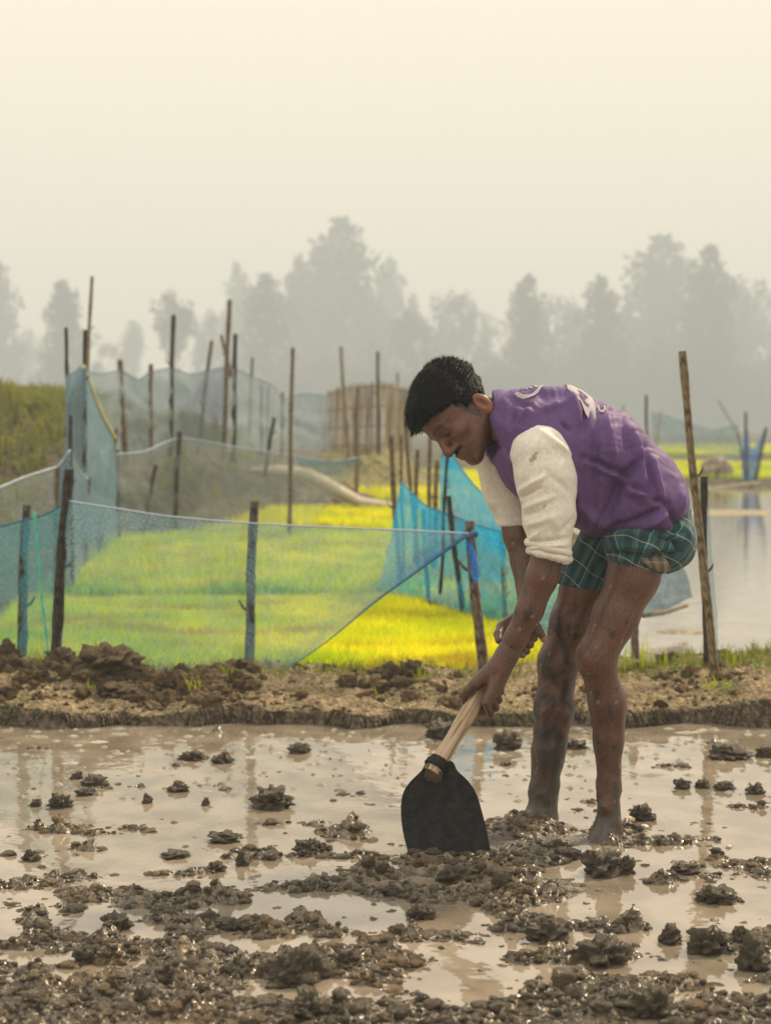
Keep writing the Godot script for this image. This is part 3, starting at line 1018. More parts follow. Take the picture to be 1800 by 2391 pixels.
func poles() -> void:
	var near := "stakes of the nearest netting fence"
	var mid := "stakes round the inner beds"
	var back := "poles of the high net at the back"
	var right := "stakes beside the blue nets"
	var far := "poles beyond the pond"
	var list := [
		["fence_post", 64, 1180, 50, 1535, 7.9, 22, "grey", "short weathered post behind the teal net at the left edge", near],
		["fence_post", 163, 1096, 126, 1570, 7.5, 25, "dark", "thick dark leaning corner post of the near net at left", near],
		["fence_post", 595, 1172, 580, 1556, 7.6, 22, "grey", "upright grey post in the middle of the near net", near],
		["fence_post", 1096, 1217, 1127, 1568, 7.5, 24, "brown", "brown post with a blue strip of net knotted round its top", near],
		["bamboo_pole", 1592, 820, 1667, 1583, 7.2, 19, "bamboo", "tall leaning bamboo pole right of the person", near],
		["bamboo_pole", 1643, 1113, 1648, 1572, 7.4, 17, "dark", "dark stake with green net strands behind the tall leaning bamboo", near],
		["bamboo_pole", 1478, 1320, 1481, 1522, 8.3, 19, "brown", "brown stake half hidden behind the left thigh", near],
		["bamboo_pole", 135, 1092, 128, 1400, 11.0, 13, "brown", "stake at the end of the white net hem at far left", mid],
		["bamboo_pole", 166, 970, 168, 1375, 11.1, 10, "dark", "thin dark stake rising straight behind the dark corner post", mid],
		["bamboo_pole", 208, 1112, 195, 1326, 12.7, 13, "brown", "short brown-topped stake in the grey side net", mid],
		["bamboo_pole", 230, 1015, 232, 1292, 13.8, 9, "brown", "thin upright stake just left of a leaning pale stake", mid],
		["bamboo_pole", 273, 1000, 238, 1245, 14.0, 12, "bamboo", "pale stake leaning left at the corner of the side net", mid],
		["bamboo_pole", 276, 1050, 278, 1266, 15.4, 10, "dark", "dark upright stake crossing the leaning pale stake", mid],
		["bamboo_pole", 365, 1085, 335, 1236, 16.0, 10, "dark", "short dark stake leaning right before the earth mound", mid],
		["bamboo_pole", 420, 1008, 407, 1244, 16.5, 12, "dark", "dark stake at the peak of the inner net hem", mid],
		["bamboo_pole", 684, 812, 675, 1257, 16.0, 10, "brown", "tall slim pole right of the middle, through the inner net", mid],
		["bamboo_pole", 155, 765, 166, 1060, 13.0, 9, "dark", "thin dark pole left of the peaked slate net", back],
		["bamboo_pole", 200, 770, 197, 1060, 12.5, 10, "dark", "dark pole carrying the peak of the slate net", back],
		["bamboo_pole", 216, 645, 197, 1050, 14.2, 9, "pale", "pale pole, tallest one at left, behind the slate net", back],
		["bamboo_pole", 281, 840, 293, 1060, 16.0, 13, "brown", "knotted brown pole, leftmost before the high back net", back],
		["bamboo_pole", 353, 850, 352, 1055, 16.5, 11, "brown", "straight brown pole, second before the high back net", back],
		["bamboo_pole", 406, 735, 398, 1036, 17.0, 11, "dark", "tall dark pole before the broad round tree", back],
		["bamboo_pole", 495, 795, 465, 1035, 18.0, 9, "brown", "slim brown pole leaning right in the high back net", back],
		["bamboo_pole", 537, 700, 523, 1045, 17.0, 11, "brown", "tallest brown pole of the high back net", back],
		["bamboo_pole", 517, 782, 534, 850, 17.1, 8, "bamboo", "short stick tied aslant to the tallest brown pole", back],
		["bamboo_pole", 550, 780, 545, 1050, 17.5, 12, "dark", "dark pole close beside the tallest brown pole", back],
		["bamboo_pole", 590, 835, 583, 990, 20.0, 7, "brown", "faint thin pole behind the pair of tall poles", back],
		["bamboo_pole", 612, 898, 610, 1040, 20.0, 7, "dark", "low stick left in a pair behind the high net", back],
		["bamboo_pole", 626, 905, 625, 1040, 21.0, 6, "dark", "low stick right in a pair behind the high net", back],
		["bamboo_pole", 641, 975, 622, 1085, 17.0, 9, "dark", "short dark stake leaning right left of the tall slim pole", back],
		["bamboo_pole", 660, 915, 657, 1048, 22.0, 7, "brown", "thin stick close left of the tall slim pole", back],
		["bamboo_pole", 796, 810, 812, 1056, 24.0, 8, "bamboo", "curved pale pole before the woven bamboo screen", back],
		["bamboo_pole", 835, 905, 832, 1125, 20.0, 9, "brown", "pole standing before the middle of the woven screen", back],
		["bamboo_pole", 882, 820, 884, 1040, 26.0, 8, "dark", "dark pole before the right half of the woven screen", back],
		["bamboo_pole", 928, 870, 930, 1030, 29.0, 6, "brown", "faint pole at the right end of the woven screen", back],
		["bamboo_pole", 913, 1017, 933, 1372, 11.2, 13, "brown", "dark-topped stake leaning left, first below the face", right],
		["bamboo_pole", 937, 1015, 941, 1310, 11.5, 8, "bamboo", "thin pale stake behind the one leaning left below the face", right],
		["bamboo_pole", 945, 976, 978, 1335, 12.0, 9, "brown", "slim stake leaning left below the forehead", right],
		["bamboo_pole", 975, 1050, 968, 1310, 12.3, 11, "brown", "short thick stake between two slim ones below the face", right],
		["bamboo_pole", 1004, 1015, 1002, 1310, 12.5, 10, "brown", "straight stake directly under the eyebrow", right],
		["bamboo_pole", 1021, 1075, 1014, 1285, 12.0, 13, "bamboo", "thick pale stake under the nose", right],
		["bamboo_pole", 1046, 1045, 1030, 1335, 10.0, 8, "dark", "stake holding the peak of the bright cyan net", right],
		["bamboo_pole", 989, 1188, 999, 1398, 10.5, 12, "brown", "short brown stake inside the cyan net, left of a pair", right],
		["bamboo_pole", 1047, 1158, 1080, 1430, 9.8, 13, "dark", "knobbly dark stake leaning left behind the knotted post", right],
		["bamboo_pole", 1176, 1237, 1178, 1454, 9.3, 12, "bamboo", "stake with a wad of net on its top beside the forearms", right],
		["bamboo_pole", 1508, 923, 1510, 1055, 26.0, 7, "dark", "distant dark pole above the hips of the person", far],
		["bamboo_pole", 1740, 962, 1742, 1110, 32.0, 7, "dark", "middle pole of the distant blue net", far],
		["bamboo_pole", 1788, 998, 1764, 1115, 32.0, 8, "dark", "right pole of the distant blue net, leaning right", far],
		["bamboo_pole", 1722, 1010, 1738, 1115, 32.2, 5, "brown", "thin left pole of the distant blue net", far],
		["bamboo_pole", 1676, 935, 1720, 1010, 36.0, 4, "pale", "faint thin pole leaning left above the distant blue net", far],
		["bamboo_pole", 1455, 945, 1453, 1050, 34.0, 4, "pale", "faint thin pole left of the distant dark pole", far],
		["bamboo_pole", 1542, 960, 1530, 1050, 34.0, 4, "pale", "faint thin pole right of the distant dark pole", far],
	]
	for p in list:
		stake(p[0], at(p[1], p[2], p[5]), at(p[3], p[4], p[5]), p[6] * 0.5 * p[5] / F, p[7], p[8], p[9])

# ---------------------------------------------------------------- nets
func line(list: Array) -> Array:   # [x, y, d] in the photograph -> points, smoothed
	var c := Curve3D.new()
	for k in list.size():
		var p := at(list[k][0], list[k][1], list[k][2])
		var a := at(list[maxi(k - 1, 0)][0], list[maxi(k - 1, 0)][1], list[maxi(k - 1, 0)][2])
		var b := at(list[mini(k + 1, list.size() - 1)][0], list[mini(k + 1, list.size() - 1)][1], list[mini(k + 1, list.size() - 1)][2])
		var h := (b - a) / 8.0
		c.add_point(p, -h, h)
	var out := []
	var per := 8
	for k in (list.size() - 1) * per + 1:
		out.append(c.samplef(float(k) / per))
	return out

var n_fold := noise(130, 3.0, 3)

func net(label: String, top: Array, bottom: Array, mat: String, fold: float, a0: float, a1: float, rope := "", rope_r := 0.004, group := "") -> Node3D:
	var a := line(top); var b := line(bottom)
	var t := thing("fishing_net", label, "net", Vector3.ZERO, group)
	var g := Geo.new()
	g.strip(a, b, 14, func(u, v): return Color(1, 1, 1, lerpf(a0, a1, v) * (0.96 + 0.4 * n_fold.get_noise_2d(u * 14.0, v * 0.7)) * (1.45 if v < 0.04 else 1.0)),
		func(u, v, p): return Vector3(n_fold.get_noise_2d(p.x * 3.0, v * 1.5) * 0.4, n_fold.get_noise_2d(p.x * 0.8, v + 9.0) * 0.25, n_fold.get_noise_2d(p.x * 2.2 + p.z, v * 1.2 + 20.0)) * fold * sin(clampf(v, 0.02, 1.0) * PI * 0.9))
	put("netting", g.mesh(), M[mat], t)
	if rope != "":
		var gr := Geo.new()
		var rr := []
		for k in a.size(): rr.append(rope_r * (0.8 + 0.5 * absf(n_fold.get_noise_1d(k * 0.9))))
		gr.tube(a, rr, 6)
		put("edge_rope", gr.mesh(), M[rope], t)
	return t

func gy(d: float, y := 0.05) -> float:   # the row of the photograph at which ground of height y lies, d away
	return HY + F * (CH - y) / d

func nets() -> void:
	var t := net("long pale blue net of the nearest fence, hanging from a rope between posts", [[163, 1170, 7.48], [280, 1188, 7.5], [400, 1206, 7.52], [594, 1222, 7.57], [800, 1232, 7.55], [950, 1238, 7.5], [1093, 1245, 7.46]],
		[[126, 1568, 7.5], [270, 1570, 7.5], [400, 1568, 7.52], [590, 1564, 7.57], [672, 1562, 7.6], [880, 1402, 7.54], [1090, 1252, 7.46]], "net_thin", 0.05, 0.95, 0.8, "rope_white", 0.0042)
	var g := Geo.new()
	var hem := line([[668, 1563, 7.6], [760, 1500, 7.57], [880, 1402, 7.54], [990, 1322, 7.5], [1093, 1248, 7.46]])
	var hr := []
	for k in hem.size(): hr.append(lerpf(0.0015, 0.007, float(k) / hem.size()))
	g.tube(hem, hr, 7)
	put("gathered_hem", g.mesh(), M.rope_blue, t)
	g = Geo.new()
	var folds := line([[640, 1480, 7.56], [820, 1340, 7.54], [960, 1285, 7.5], [1093, 1246, 7.46]])
	var lower := line([[672, 1562, 7.6], [880, 1402, 7.55], [1000, 1315, 7.5], [1093, 1250, 7.46]])
	g.strip(folds, lower, 8, func(u, v): return Color(1, 1, 1, (0.25 + 0.75 * u) * v * v * 0.95), func(u, v, p): return Vector3(0, 0, n_fold.get_noise_2d(u * 8.0, v * 9.0) * 0.02))
	put("doubled_netting", g.mesh(), M.net_blue, t)
	# the knot and the loose strip on the post
	g = Geo.new()
	var kn := []
	for k in 12:
		var a := TAU * k / 11.0
		kn.append(at(1099, 1246, 7.5) + Vector3(cos(a) * 0.024, sin(a * 2.0) * 0.006, sin(a) * 0.024))
	g.tube(kn, [0.008, 0.01, 0.012, 0.01, 0.013, 0.01, 0.012, 0.01, 0.012, 0.01, 0.012, 0.008], 8)
	put("knot", g.mesh(), M.rope_blue, t)
	g = Geo.new()
	g.strip(line([[1087, 1262, 7.47], [1094, 1300, 7.46], [1100, 1340, 7.465], [1106, 1362, 7.46]]), line([[1103, 1262, 7.46], [1112, 1305, 7.455], [1120, 1335, 7.46], [1114, 1362, 7.46]]), 5, func(_u, _v): return Color(1, 1, 1, 1.0))
	put("loose_strip", g.mesh(), M.net_blue, t)

	t = net("teal net round the left corner of the nearest fence", [[-160, 1262, 8.6], [-60, 1238, 8.3], [0, 1229, 8.15], [58, 1214, 7.86], [110, 1200, 7.66], [163, 1168, 7.48]],
		[[-160, 1530, 8.6], [-60, 1545, 8.3], [0, 1552, 8.15], [45, 1556, 7.88], [90, 1562, 7.68], [122, 1570, 7.5]], "net_teal", 0.05, 1.0, 0.62, "rope_blue", 0.004)
	g = Geo.new()
	g.tube(line([[80, 1195, 7.7], [90, 1290, 7.7], [98, 1390, 7.69], [107, 1460, 7.68], [116, 1545, 7.66]]), range(33).map(func(k): return 0.0045 + 0.002 * sin(k * 1.3)), 6)
	put("green_cord", g.mesh(), M.rope_green, t)

	net("sheer grey net with a white hem at the far left edge", [[-200, 1190, 9.8], [-60, 1157, 10.1], [0, 1138, 10.3], [60, 1113, 10.6], [134, 1090, 11.0]],
		[[-200, gy(9.8), 9.8], [-60, gy(10.1), 10.1], [0, gy(10.3), 10.3], [60, gy(10.6), 10.6], [130, gy(11.0), 11.0]], "net_grey", 0.06, 0.8, 0.7, "rope_white", 0.006)
	net("grey-blue side net running back along the left of the beds", [[136, 1088, 11.0], [150, 1072, 11.05], [166, 1052, 11.1], [186, 1098, 11.9], [207, 1118, 12.7], [222, 1085, 13.4], [232, 1065, 13.8], [270, 1030, 15.2]],
		[[130, gy(11.0), 11.0], [150, gy(11.05), 11.05], [168, gy(11.1), 11.1], [184, gy(11.9), 11.9], [200, gy(12.7), 12.7], [222, gy(13.4), 13.4], [240, gy(13.8), 13.8], [276, gy(15.2), 15.2]], "net_slate", 0.07, 0.75, 0.7, "rope_white", 0.0055)
	t = net("sheer grey inner net with a pale hem, before the earth mound", [[272, 1060, 15.3], [340, 1053, 15.9], [420, 1023, 16.5], [550, 1043, 16.3], [680, 1063, 16.0], [770, 1078, 15.8], [840, 1068, 15.7]],
		[[278, gy(15.3), 15.3], [340, gy(15.9), 15.9], [410, gy(16.5), 16.5], [550, gy(16.3), 16.3], [676, gy(16.0), 16.0], [775, 1165, 15.8], [840, 1073, 15.7]], "net_grey", 0.1, 0.85, 0.55, "rope_white", 0.0065)
	net("loose blue tail of net at the right end of the inner net", [[690, 1064, 15.9], [760, 1075, 15.8], [842, 1067, 15.7]], [[700, 1090, 15.9], [775, 1112, 15.8], [842, 1074, 15.7]], "net_slate", 0.04, 0.8, 0.5)
	net("high grey-blue back net sagging between tall poles", [[200, 868, 14.0], [240, 872, 15.0], [284, 866, 16.0], [322, 886, 16.3], [353, 868, 16.5], [404, 860, 17.0], [445, 874, 17.4], [487, 866, 17.8], [525, 858, 17.0], [548, 862, 17.5], [600, 884, 19.0], [640, 903, 20.0], [660, 930, 22.0], [705, 920, 23.0], [768, 925, 24.0]],
		[[205, 1060, 14.0], [240, 1062, 15.0], [290, 1060, 16.0], [322, 1060, 16.3], [352, 1056, 16.5], [400, 1040, 17.0], [445, 1045, 17.4], [470, 1045, 17.8], [523, 1052, 17.0], [545, 1055, 17.5], [600, 1050, 19.0], [640, 1050, 20.0], [660, 1050, 22.0], [705, 1048, 23.0], [768, 1050, 24.0]], "net_back", 0.12, 1.05, 0.95, "rope_blue", 0.004)
	t = net("folded slate net rising to a peak on a dark pole at left", [[156, 876, 12.6], [172, 868, 12.55], [190, 853, 12.5], [202, 858, 12.5], [214, 905, 12.8], [238, 968, 13.4], [268, 1022, 14.0]],
		[[138, gy(12.3, 0.3), 12.3], [158, gy(12.3, 0.3), 12.3], [180, gy(12.4, 0.3), 12.4], [200, gy(12.5, 0.3), 12.5], [222, gy(12.9, 0.3), 12.9], [245, gy(13.4, 0.3), 13.4], [272, gy(14.0, 0.3), 14.0]], "net_slate", 0.1, 1.1, 0.9)
	g = Geo.new()
	g.tube(line([[196, 855, 12.48], [212, 900, 12.75], [238, 966, 13.38], [269, 1022, 13.98]]), range(25).map(func(_k): return 0.014), 6)
	put("yellow_rope", g.mesh(), M.rope_yellow, t)
	var b := "blue nets right of the middle"
	net("blue net hung from the stake that leans left below the face", [[936, 1124, 10.9], [962, 1150, 10.6], [990, 1177, 10.4], [1022, 1192, 10.1], [1060, 1205, 9.8], [1112, 1226, 9.5], [1177, 1243, 9.25]],
		[[886, 1372, 10.9], [935, 1398, 10.6], [990, 1400, 10.4], [1035, 1416, 10.1], [1080, 1430, 9.8], [1125, 1442, 9.5], [1178, 1455, 9.25]], "net_cyan", 0.09, 1.1, 0.5, "rope_blue", 0.004, b)
	net("bright cyan net peaking below the chin and falling behind the arms", [[1030, 1068, 10.1], [1046, 1049, 10.0], [1076, 1093, 9.9], [1105, 1131, 9.8], [1136, 1162, 9.7], [1182, 1218, 9.5], [1235, 1265, 9.3], [1300, 1295, 9.1]],
		[[1012, 1330, 10.3], [1042, 1345, 10.2], [1078, 1370, 10.0], [1112, 1392, 9.9], [1150, 1415, 9.7], [1195, 1440, 9.6], [1240, 1462, 9.4], [1310, 1484, 9.2]], "net_cyan", 0.12, 1.3, 0.35, "rope_blue", 0.004, b)
	net("open pale green net with wide meshes behind the hands and knees", [[1177, 1255, 9.2], [1240, 1275, 9.0], [1310, 1290, 8.8], [1400, 1305, 8.5], [1478, 1325, 8.3]],
		[[1178, 1458, 9.2], [1240, 1480, 9.0], [1310, 1500, 8.8], [1400, 1515, 8.5], [1480, 1530, 8.3]], "net_open", 0.06, 1.0, 1.0, "rope_green", 0.003, b)
	net("slate blue drape of net behind the left thigh, over the pond", [[1462, 1300, 9.2], [1510, 1308, 9.5], [1560, 1312, 9.8], [1588, 1314, 10.0], [1606, 1350, 10.1], [1614, 1388, 10.2]],
		[[1440, 1440, 9.2], [1500, 1436, 9.5], [1545, 1428, 9.8], [1572, 1416, 10.0], [1596, 1404, 10.1], [1615, 1394, 10.2]], "net_slate", 0.05, 0.95, 0.95, "", 0.004, b)
	net("narrow green net strands tied along the dark stake at right", [[1643, 1150, 7.43], [1647, 1140, 7.43], [1652, 1150, 7.43], [1655, 1190, 7.43]], [[1640, 1568, 7.43], [1652, 1578, 7.44], [1668, 1582, 7.45], [1682, 1572, 7.45]], "net_teal", 0.02, 0.6, 0.8, "", 0.003)
	net("distant blue net draped between poles across the pond", [[1724, 1012, 32.1], [1733, 1040, 32.1], [1741, 985, 32.0], [1752, 1045, 32.0], [1768, 1035, 32.0], [1784, 1002, 32.0]],
		[[1735, 1128, 32.1], [1738, 1128, 32.1], [1743, 1126, 32.0], [1750, 1122, 32.0], [1758, 1118, 32.0], [1766, 1114, 32.0]], "net_blue", 0.1, 2.0, 1.8)
	net("faint grey-blue net stretched low beyond the pond", [[1520, 960, 42.0], [1600, 985, 40.0], [1660, 1002, 38.0], [1724, 990, 36.0]], [[1520, 1042, 42.0], [1600, 1050, 40.0], [1660, 1055, 38.0], [1724, 1085, 36.0]], "net_slate", 0.15, 0.75, 0.6)

func screen_fence() -> void:
	M.screen_tan = smat(0.40, 0.29, 0.14, 0.8, 0.2)
	var t := thing("bamboo_screen", "woven bamboo screen on the mound left of the head", "screen")
	var r := RandomNumberGenerator.new()
	r.seed = 91
	var n := 62
	var top := line([[766, 914, 27.5], [830, 897, 28.0], [900, 893, 28.5], [955, 908, 29.5]])
	var low := line([[756, 1050, 27.5], [826, 1052, 28.0], [896, 1050, 28.5], [955, 1046, 29.5]])
	for k in n:
		var u := float(k) / (n - 1) * (top.size() - 1)
		var i := mini(int(u), top.size() - 2)
		var a: Vector3 = top[i].lerp(top[i + 1], u - i) + Vector3(r.randfn() * 0.01, r.randfn() * 0.02, r.randfn() * 0.01)
		var b: Vector3 = low[i].lerp(low[i + 1], u - i) + Vector3(r.randfn() * 0.02, -0.05, 0)
		var g := Geo.new()
		g.tube([a, a.lerp(b, 0.5) + Vector3(0, 0, 0.012 * (1 if k % 2 else -1)), b], [0.0125, 0.0135, 0.0125], 6)
		put("slat", g.mesh(), M[["screen_tan", "bamboo", "screen_tan", "brown"][r.randi() % 4]], t)
	for q in 4:
		var f := 0.06 + q * 0.29
		var pts := []
		var rr := []
		for k in top.size():
			pts.append(top[k].lerp(low[k], f) + Vector3(0, 0, 0.024))
			rr.append(0.014)
		var g := Geo.new()
		g.tube(pts, rr, 6)
		put("rail", g.mesh(), M.bamboo, t)

# ---------------------------------------------------------------- clods, crumbs, litter
func rock(s: int, lat: int, lon: int, rough := 1.0, crack := 0.0) -> ArrayMesh:
	var n1 := noise(s, 0.9, 2)
	var n2 := noise(s + 1, 1.5, 3)
	var n3 := noise(s + 2, 5.0, 2)
	var n4 := noise(s + 3, 1.7, 1, FastNoiseLite.TYPE_CELLULAR)
	n4.cellular_return_type = FastNoiseLite.RETURN_CELL_VALUE
	var g := Geo.new()
	for a in lat + 1:
		var th := PI * a / lat
		for b in lon:
			var ph := TAU * b / lon
			var p := Vector3(sin(th) * cos(ph), cos(th), sin(th) * sin(ph))
			var q := 0.5 * (1.0 + rough * (n1.get_noise_3dv(p) * 0.5 + n2.get_noise_3dv(p) * 0.5 + n3.get_noise_3dv(p) * 0.13) + crack * n4.get_noise_3dv(p + Vector3.ONE * n3.get_noise_3dv(p) * 0.3))
			var k := n2.get_noise_3dv(p * 1.7) * 0.5 + 0.5
			g.vert(p * q, Color(0.19, 0.16, 0.118).lerp(Color(0.36, 0.3, 0.215), k), Vector2(float(b) / lon, float(a) / lat))
	for a in lat:
		for b in lon:
			var i := a * lon + b
			var j := a * lon + (b + 1) % lon
			g.quad(i, i + lon, j + lon, j) if false else g.quad(i, j, j + lon, i + lon)
	return g.mesh()

func clods() -> void:
	var kinds := []
	for k in 6: kinds.append(rock(500 + k * 7, 34, 44, 1.0, 0.06 if k % 2 else 0.12))
	# x, foot y, width, height in the photograph, label
	var list := [
		[638, 1884, 80, 50, "large dark clod standing in water, left of the hoe"],
		[1184, 1748, 58, 46, "round dark clod in the water left of the right leg"],
		[1027, 1722, 62, 42, "jagged clod behind the hoe handle near the bank"],
		[700, 1756, 46, 26, "dark clod near the bank, right of two flat ones"],
		[521, 1780, 42, 24, "flat-topped clod alone in the water near the bank"],
		[449, 1772, 58, 20, "low flat clod near the bank, left of the lone flat-topped one"],
		[1402, 2040, 80, 58, "big dark clod in front of the left foot"],
		[1458, 2038, 44, 44, "clod leaning on the right of the big one before the left foot"],
		[1673, 2104, 78, 40, "broad pointed clod in the pool at the lower right"],
		[1600, 2036, 58, 26, "flat clod in the pool, above the broad pointed one"],
		[345, 1874, 20, 22, "tiny upright clod alone in the left water"],
		[481, 1880, 18, 18, "tiny clod alone left of the large dark clod"],
		[140, 1884, 46, 34, "clod over the reflection of the teal net, at left"],
		[86, 1882, 24, 20, "small clod left of the one over the net reflection"],
		[719, 1990, 52, 36, "dark pyramid clod left of the blade"],
		[757, 1988, 34, 24, "smaller clod touching the dark pyramid clod"],
		[565, 2020, 28, 34, "upright block of mud left of the pyramid clod"],
		[1700, 1768, 84, 30, "long lumpy clod in the water near the right edge"],
		[1786, 1766, 40, 28, "clod cut by the right edge near the bank"],
		[1592, 1840, 34, 26, "rounded clod at the left end of a row by the right edge"],
		[1640, 1838, 30, 22, "middle clod of the row by the right edge"],
		[1690, 1842, 42, 22, "low clod in the row by the right edge"],
		[1762, 1852, 38, 24, "three-cornered clod at the right end of the row"],
		[1498, 1912, 54, 34, "lumpy clod right of the left ankle"],
		[1170, 2085, 44, 48, "tall wedge clod below the right corner of the blade"],
		[1286, 2086, 38, 36, "ball-shaped clod below the right foot"],
		[1343, 1746, 44, 24, "clod seen between the two shins"],
		[524, 1962, 66, 26, "smooth low clod in the middle of the left water"],
		[420, 1846, 42, 22, "clod left of the tiny upright pair in the left water"],
		[181, 1818, 26, 18, "small clod, first of a row behind the net reflection"],
		[222, 1834, 56, 26, "long clod, last of a row behind the net reflection"],
		[200, 1856, 40, 20, "low clod under the row at the left"],
		[410, 2000, 58, 18, "thin flat clod left of the smooth low one"],
		[505, 2032, 40, 26, "brownish clod left of the upright block"],
		[74, 2008, 36, 26, "clod at the left edge of the open water"],
		[1759, 2262, 66, 74, "tall crumbly clod near the lower right corner"],
		[1651, 2222, 80, 62, "crumbly heap left of the tall clod in the lower right"],
		[1732, 2198, 40, 40, "pointed clod above the tall one in the lower right"],
		[1403, 2246, 104, 66, "widest clod in the foreground right of the middle"],
		[1278, 2192, 88, 54, "ragged clod above and left of the widest foreground clod"],
		[697, 2290, 116, 76, "brown crumbly heap in the foreground left of the middle"],
		[813, 2256, 56, 40, "dark smooth clod right of the brown heap"],
		[295, 2308, 42, 34, "small dark clod in the left foreground"],
		[205, 2244, 62, 44, "blackish clod in the left foreground mud"],
		[270, 2168, 62, 40, "clod at the top edge of the left foreground mud"],
		[443, 2196, 62, 34, "rounded clod in the middle of the foreground puddles"],
		[713, 2374, 104, 60, "large clod at the bottom edge left of the middle"],
		[1516, 2368, 100, 62, "large clod at the bottom edge right of the middle"],
		[340, 2352, 50, 52, "dark clod by the bottom edge in the left foreground"],
		[540, 2170, 44, 30, "clod beside the shallow puddle left of the middle"],
		[985, 2142, 58, 34, "grey clod at the edge of the puddle below the blade"],
		[1060, 2060, 66, 44, "dark heap just under the blade"],
		[1310, 1990, 40, 30, "wet lump between the feet and the blade"],
		[1565, 2200, 48, 40, "clod left of the crumbly heap at the lower right"],
	]
	for k in list.size():
		var c: Array = list[k]
		var d: float = F * CH / (c[1] - HY)
		var o := put("mud_clod", kinds[k % 6], M.clod)
		var s: float = d / F
		o.position = Vector3((c[0] - CX) * s, c[3] * 0.36 * s - 0.004, -d)
		o.scale = Vector3(c[2] * 1.0 * s, c[3] * 1.05 * s, c[2] * 0.9 * s)
		o.rotation.y = k * 2.4
		o.scale = Vector3(c[2] * 0.98 * s, c[3] * 1.1 * s, c[2] * 0.98 * s)
		tag(o, c[4], "clod", "mud clods in the flooded field")
	# heaped lumps on the bank
	var lumps := []
	for k in 4: lumps.append(rock(560 + k * 11, 40, 52, 0.9, 0.2))
	var bankl := [
		[250, 1630, 190, 90, 7.2, "largest broken lump of dry mud on the bank at left"],
		[150, 1600, 120, 60, 7.35, "brown lump on the bank below the dark corner post"],
		[330, 1610, 100, 60, 7.25, "cracked lump in the middle of the heap on the bank"],
		[395, 1640, 75, 66, 7.1, "dark angular lump at the right end of the heap"],
		[275, 1655, 130, 36, 7.02, "flat grey slab lying before the heap on the bank"],
		[425, 1605, 60, 40, 7.3, "small dark lump behind the right end of the heap"],
		[30, 1605, 110, 56, 7.3, "lump of dry mud on the bank at the left edge"],
		[85, 1640, 80, 44, 7.1, "crumbling lump left of the heap"],
		[570, 1582, 64, 30, 7.45, "dark lump at the foot of the middle fence post"],
		[590, 1627, 34, 16, 7.1, "small flat lump on bare earth below the middle post"],
		[905, 1618, 80, 62, 7.3, "dark lump on the bank, left one of a pair"],
		[960, 1605, 84, 52, 7.35, "taller lump on the bank, right one of a pair"],
		[1075, 1642, 66, 28, 7.05, "dark slab of mud on the bank left of the hand"],
		[20, 1520, 70, 60, 7.75, "grassy lump at the foot of the leftmost post"],
		[1560, 1560, 70, 34, 7.7, "dark mound at the pond edge left of the tall bamboo"],
		[1700, 1590, 60, 26, 7.5, "low lump at the pond edge right of the tall bamboo"],
	]
	for k in bankl.size():
		var c: Array = bankl[k]
		var o := put("mud_lump", lumps[k % 4], M.lump)
		var s: float = c[4] / F
		var p := at(c[0], c[1], c[4])
		o.position = Vector3(p.x, bank_y(p.x, p.z) + c[3] * 0.25 * s, p.z)
		o.scale = Vector3(c[2] * s * 0.68, c[3] * s * 0.85, c[2] * 0.6 * s)
		o.rotation.y = k * 1.7
		tag(o, c[5], "lump", "lumps of mud on the bank")
	# broken pieces of the heap
	var rh := RandomNumberGenerator.new()
	rh.seed = 19
	var hx := []
	var hc := []
	for k in 130:
		var x := -0.80 + rh.randfn() * 0.16
		var z := -7.17 + rh.randfn() * 0.13
		if k % 4 == 0: x = -1.32 + rh.randfn() * 0.16
		if k % 13 == 0: x = 0.04 + rh.randfn() * 0.1
		if bank_edge(x) - z < 0.03 or z < -7.6: continue
		var s := rh.randf_range(0.02, 0.062)
		hx.append(Transform3D(Basis.from_euler(Vector3(rh.randfn() * 0.5, rh.randf() * TAU, rh.randfn() * 0.5)).scaled(Vector3(s * 1.3, s * 0.85, s)), Vector3(x, bank_y(x, z) + s * 0.2, z)))
		var tone := rh.randf_range(0.8, 2.0)
		hc.append(Color(tone, tone * 0.97, tone * 0.92))
	tag(many("bank_rubble", lumps[1], M.lump, hx, hc), "broken pieces of mud heaped on the bank", "earth")
	# crumbs
	var r := RandomNumberGenerator.new()
	r.seed = 12
	var small := []
	for k in 3: small.append(rock(600 + k * 9, 9, 12, 0.75))
	var xf := [[], [], []]
	var cols := [[], [], []]
	var n_grp := noise(140, 3.4, 2)
	for k in 150000:
		var d := r.randf_range(3.2, 6.6)
		var x := r.randf_range(-1.0, 1.0) * (d * 0.225 + 0.1)
		var m := clumpy(x, -d)
		var grp := n_grp.get_noise_2d(x * 1.3, d * 2.0)
		var chance := 0.42 * smoothstep(0.1, 0.5, m) + 0.045 * smoothstep(0.05, 0.35, grp)
		if d > 5.6: chance *= 0.35
		if r.randf() > chance: continue
		var s := 0.0035 + 0.010 * pow(r.randf(), 2.0) + 0.026 * pow(r.randf(), 14.0)
		if m < 0.1: s = 0.003 + 0.02 * pow(r.randf(), 3.0)
		var y := maxf(mud_y(x, -d), -0.003)
		var b := Basis.from_euler(Vector3(r.randf() * TAU, r.randf() * TAU, r.randf() * TAU)).scaled(Vector3(s * 1.3, s * r.randf_range(0.6, 1.0), s * 1.3))
		xf[k % 3].append(Transform3D(b, Vector3(x, y - s * 0.10, -d)))
		var tone := r.randf_range(0.5, 1.75)
		var brown := clampf(n_low.get_noise_2d(x * 2.0 + 40.0, d * 2.0) * 2.0 + 0.15, 0.0, 1.0)
		cols[k % 3].append(Color(tone, tone * lerpf(0.99, 0.86, brown), tone * lerpf(0.96, 0.66, brown)) * lerpf(1.0, 1.35, brown))
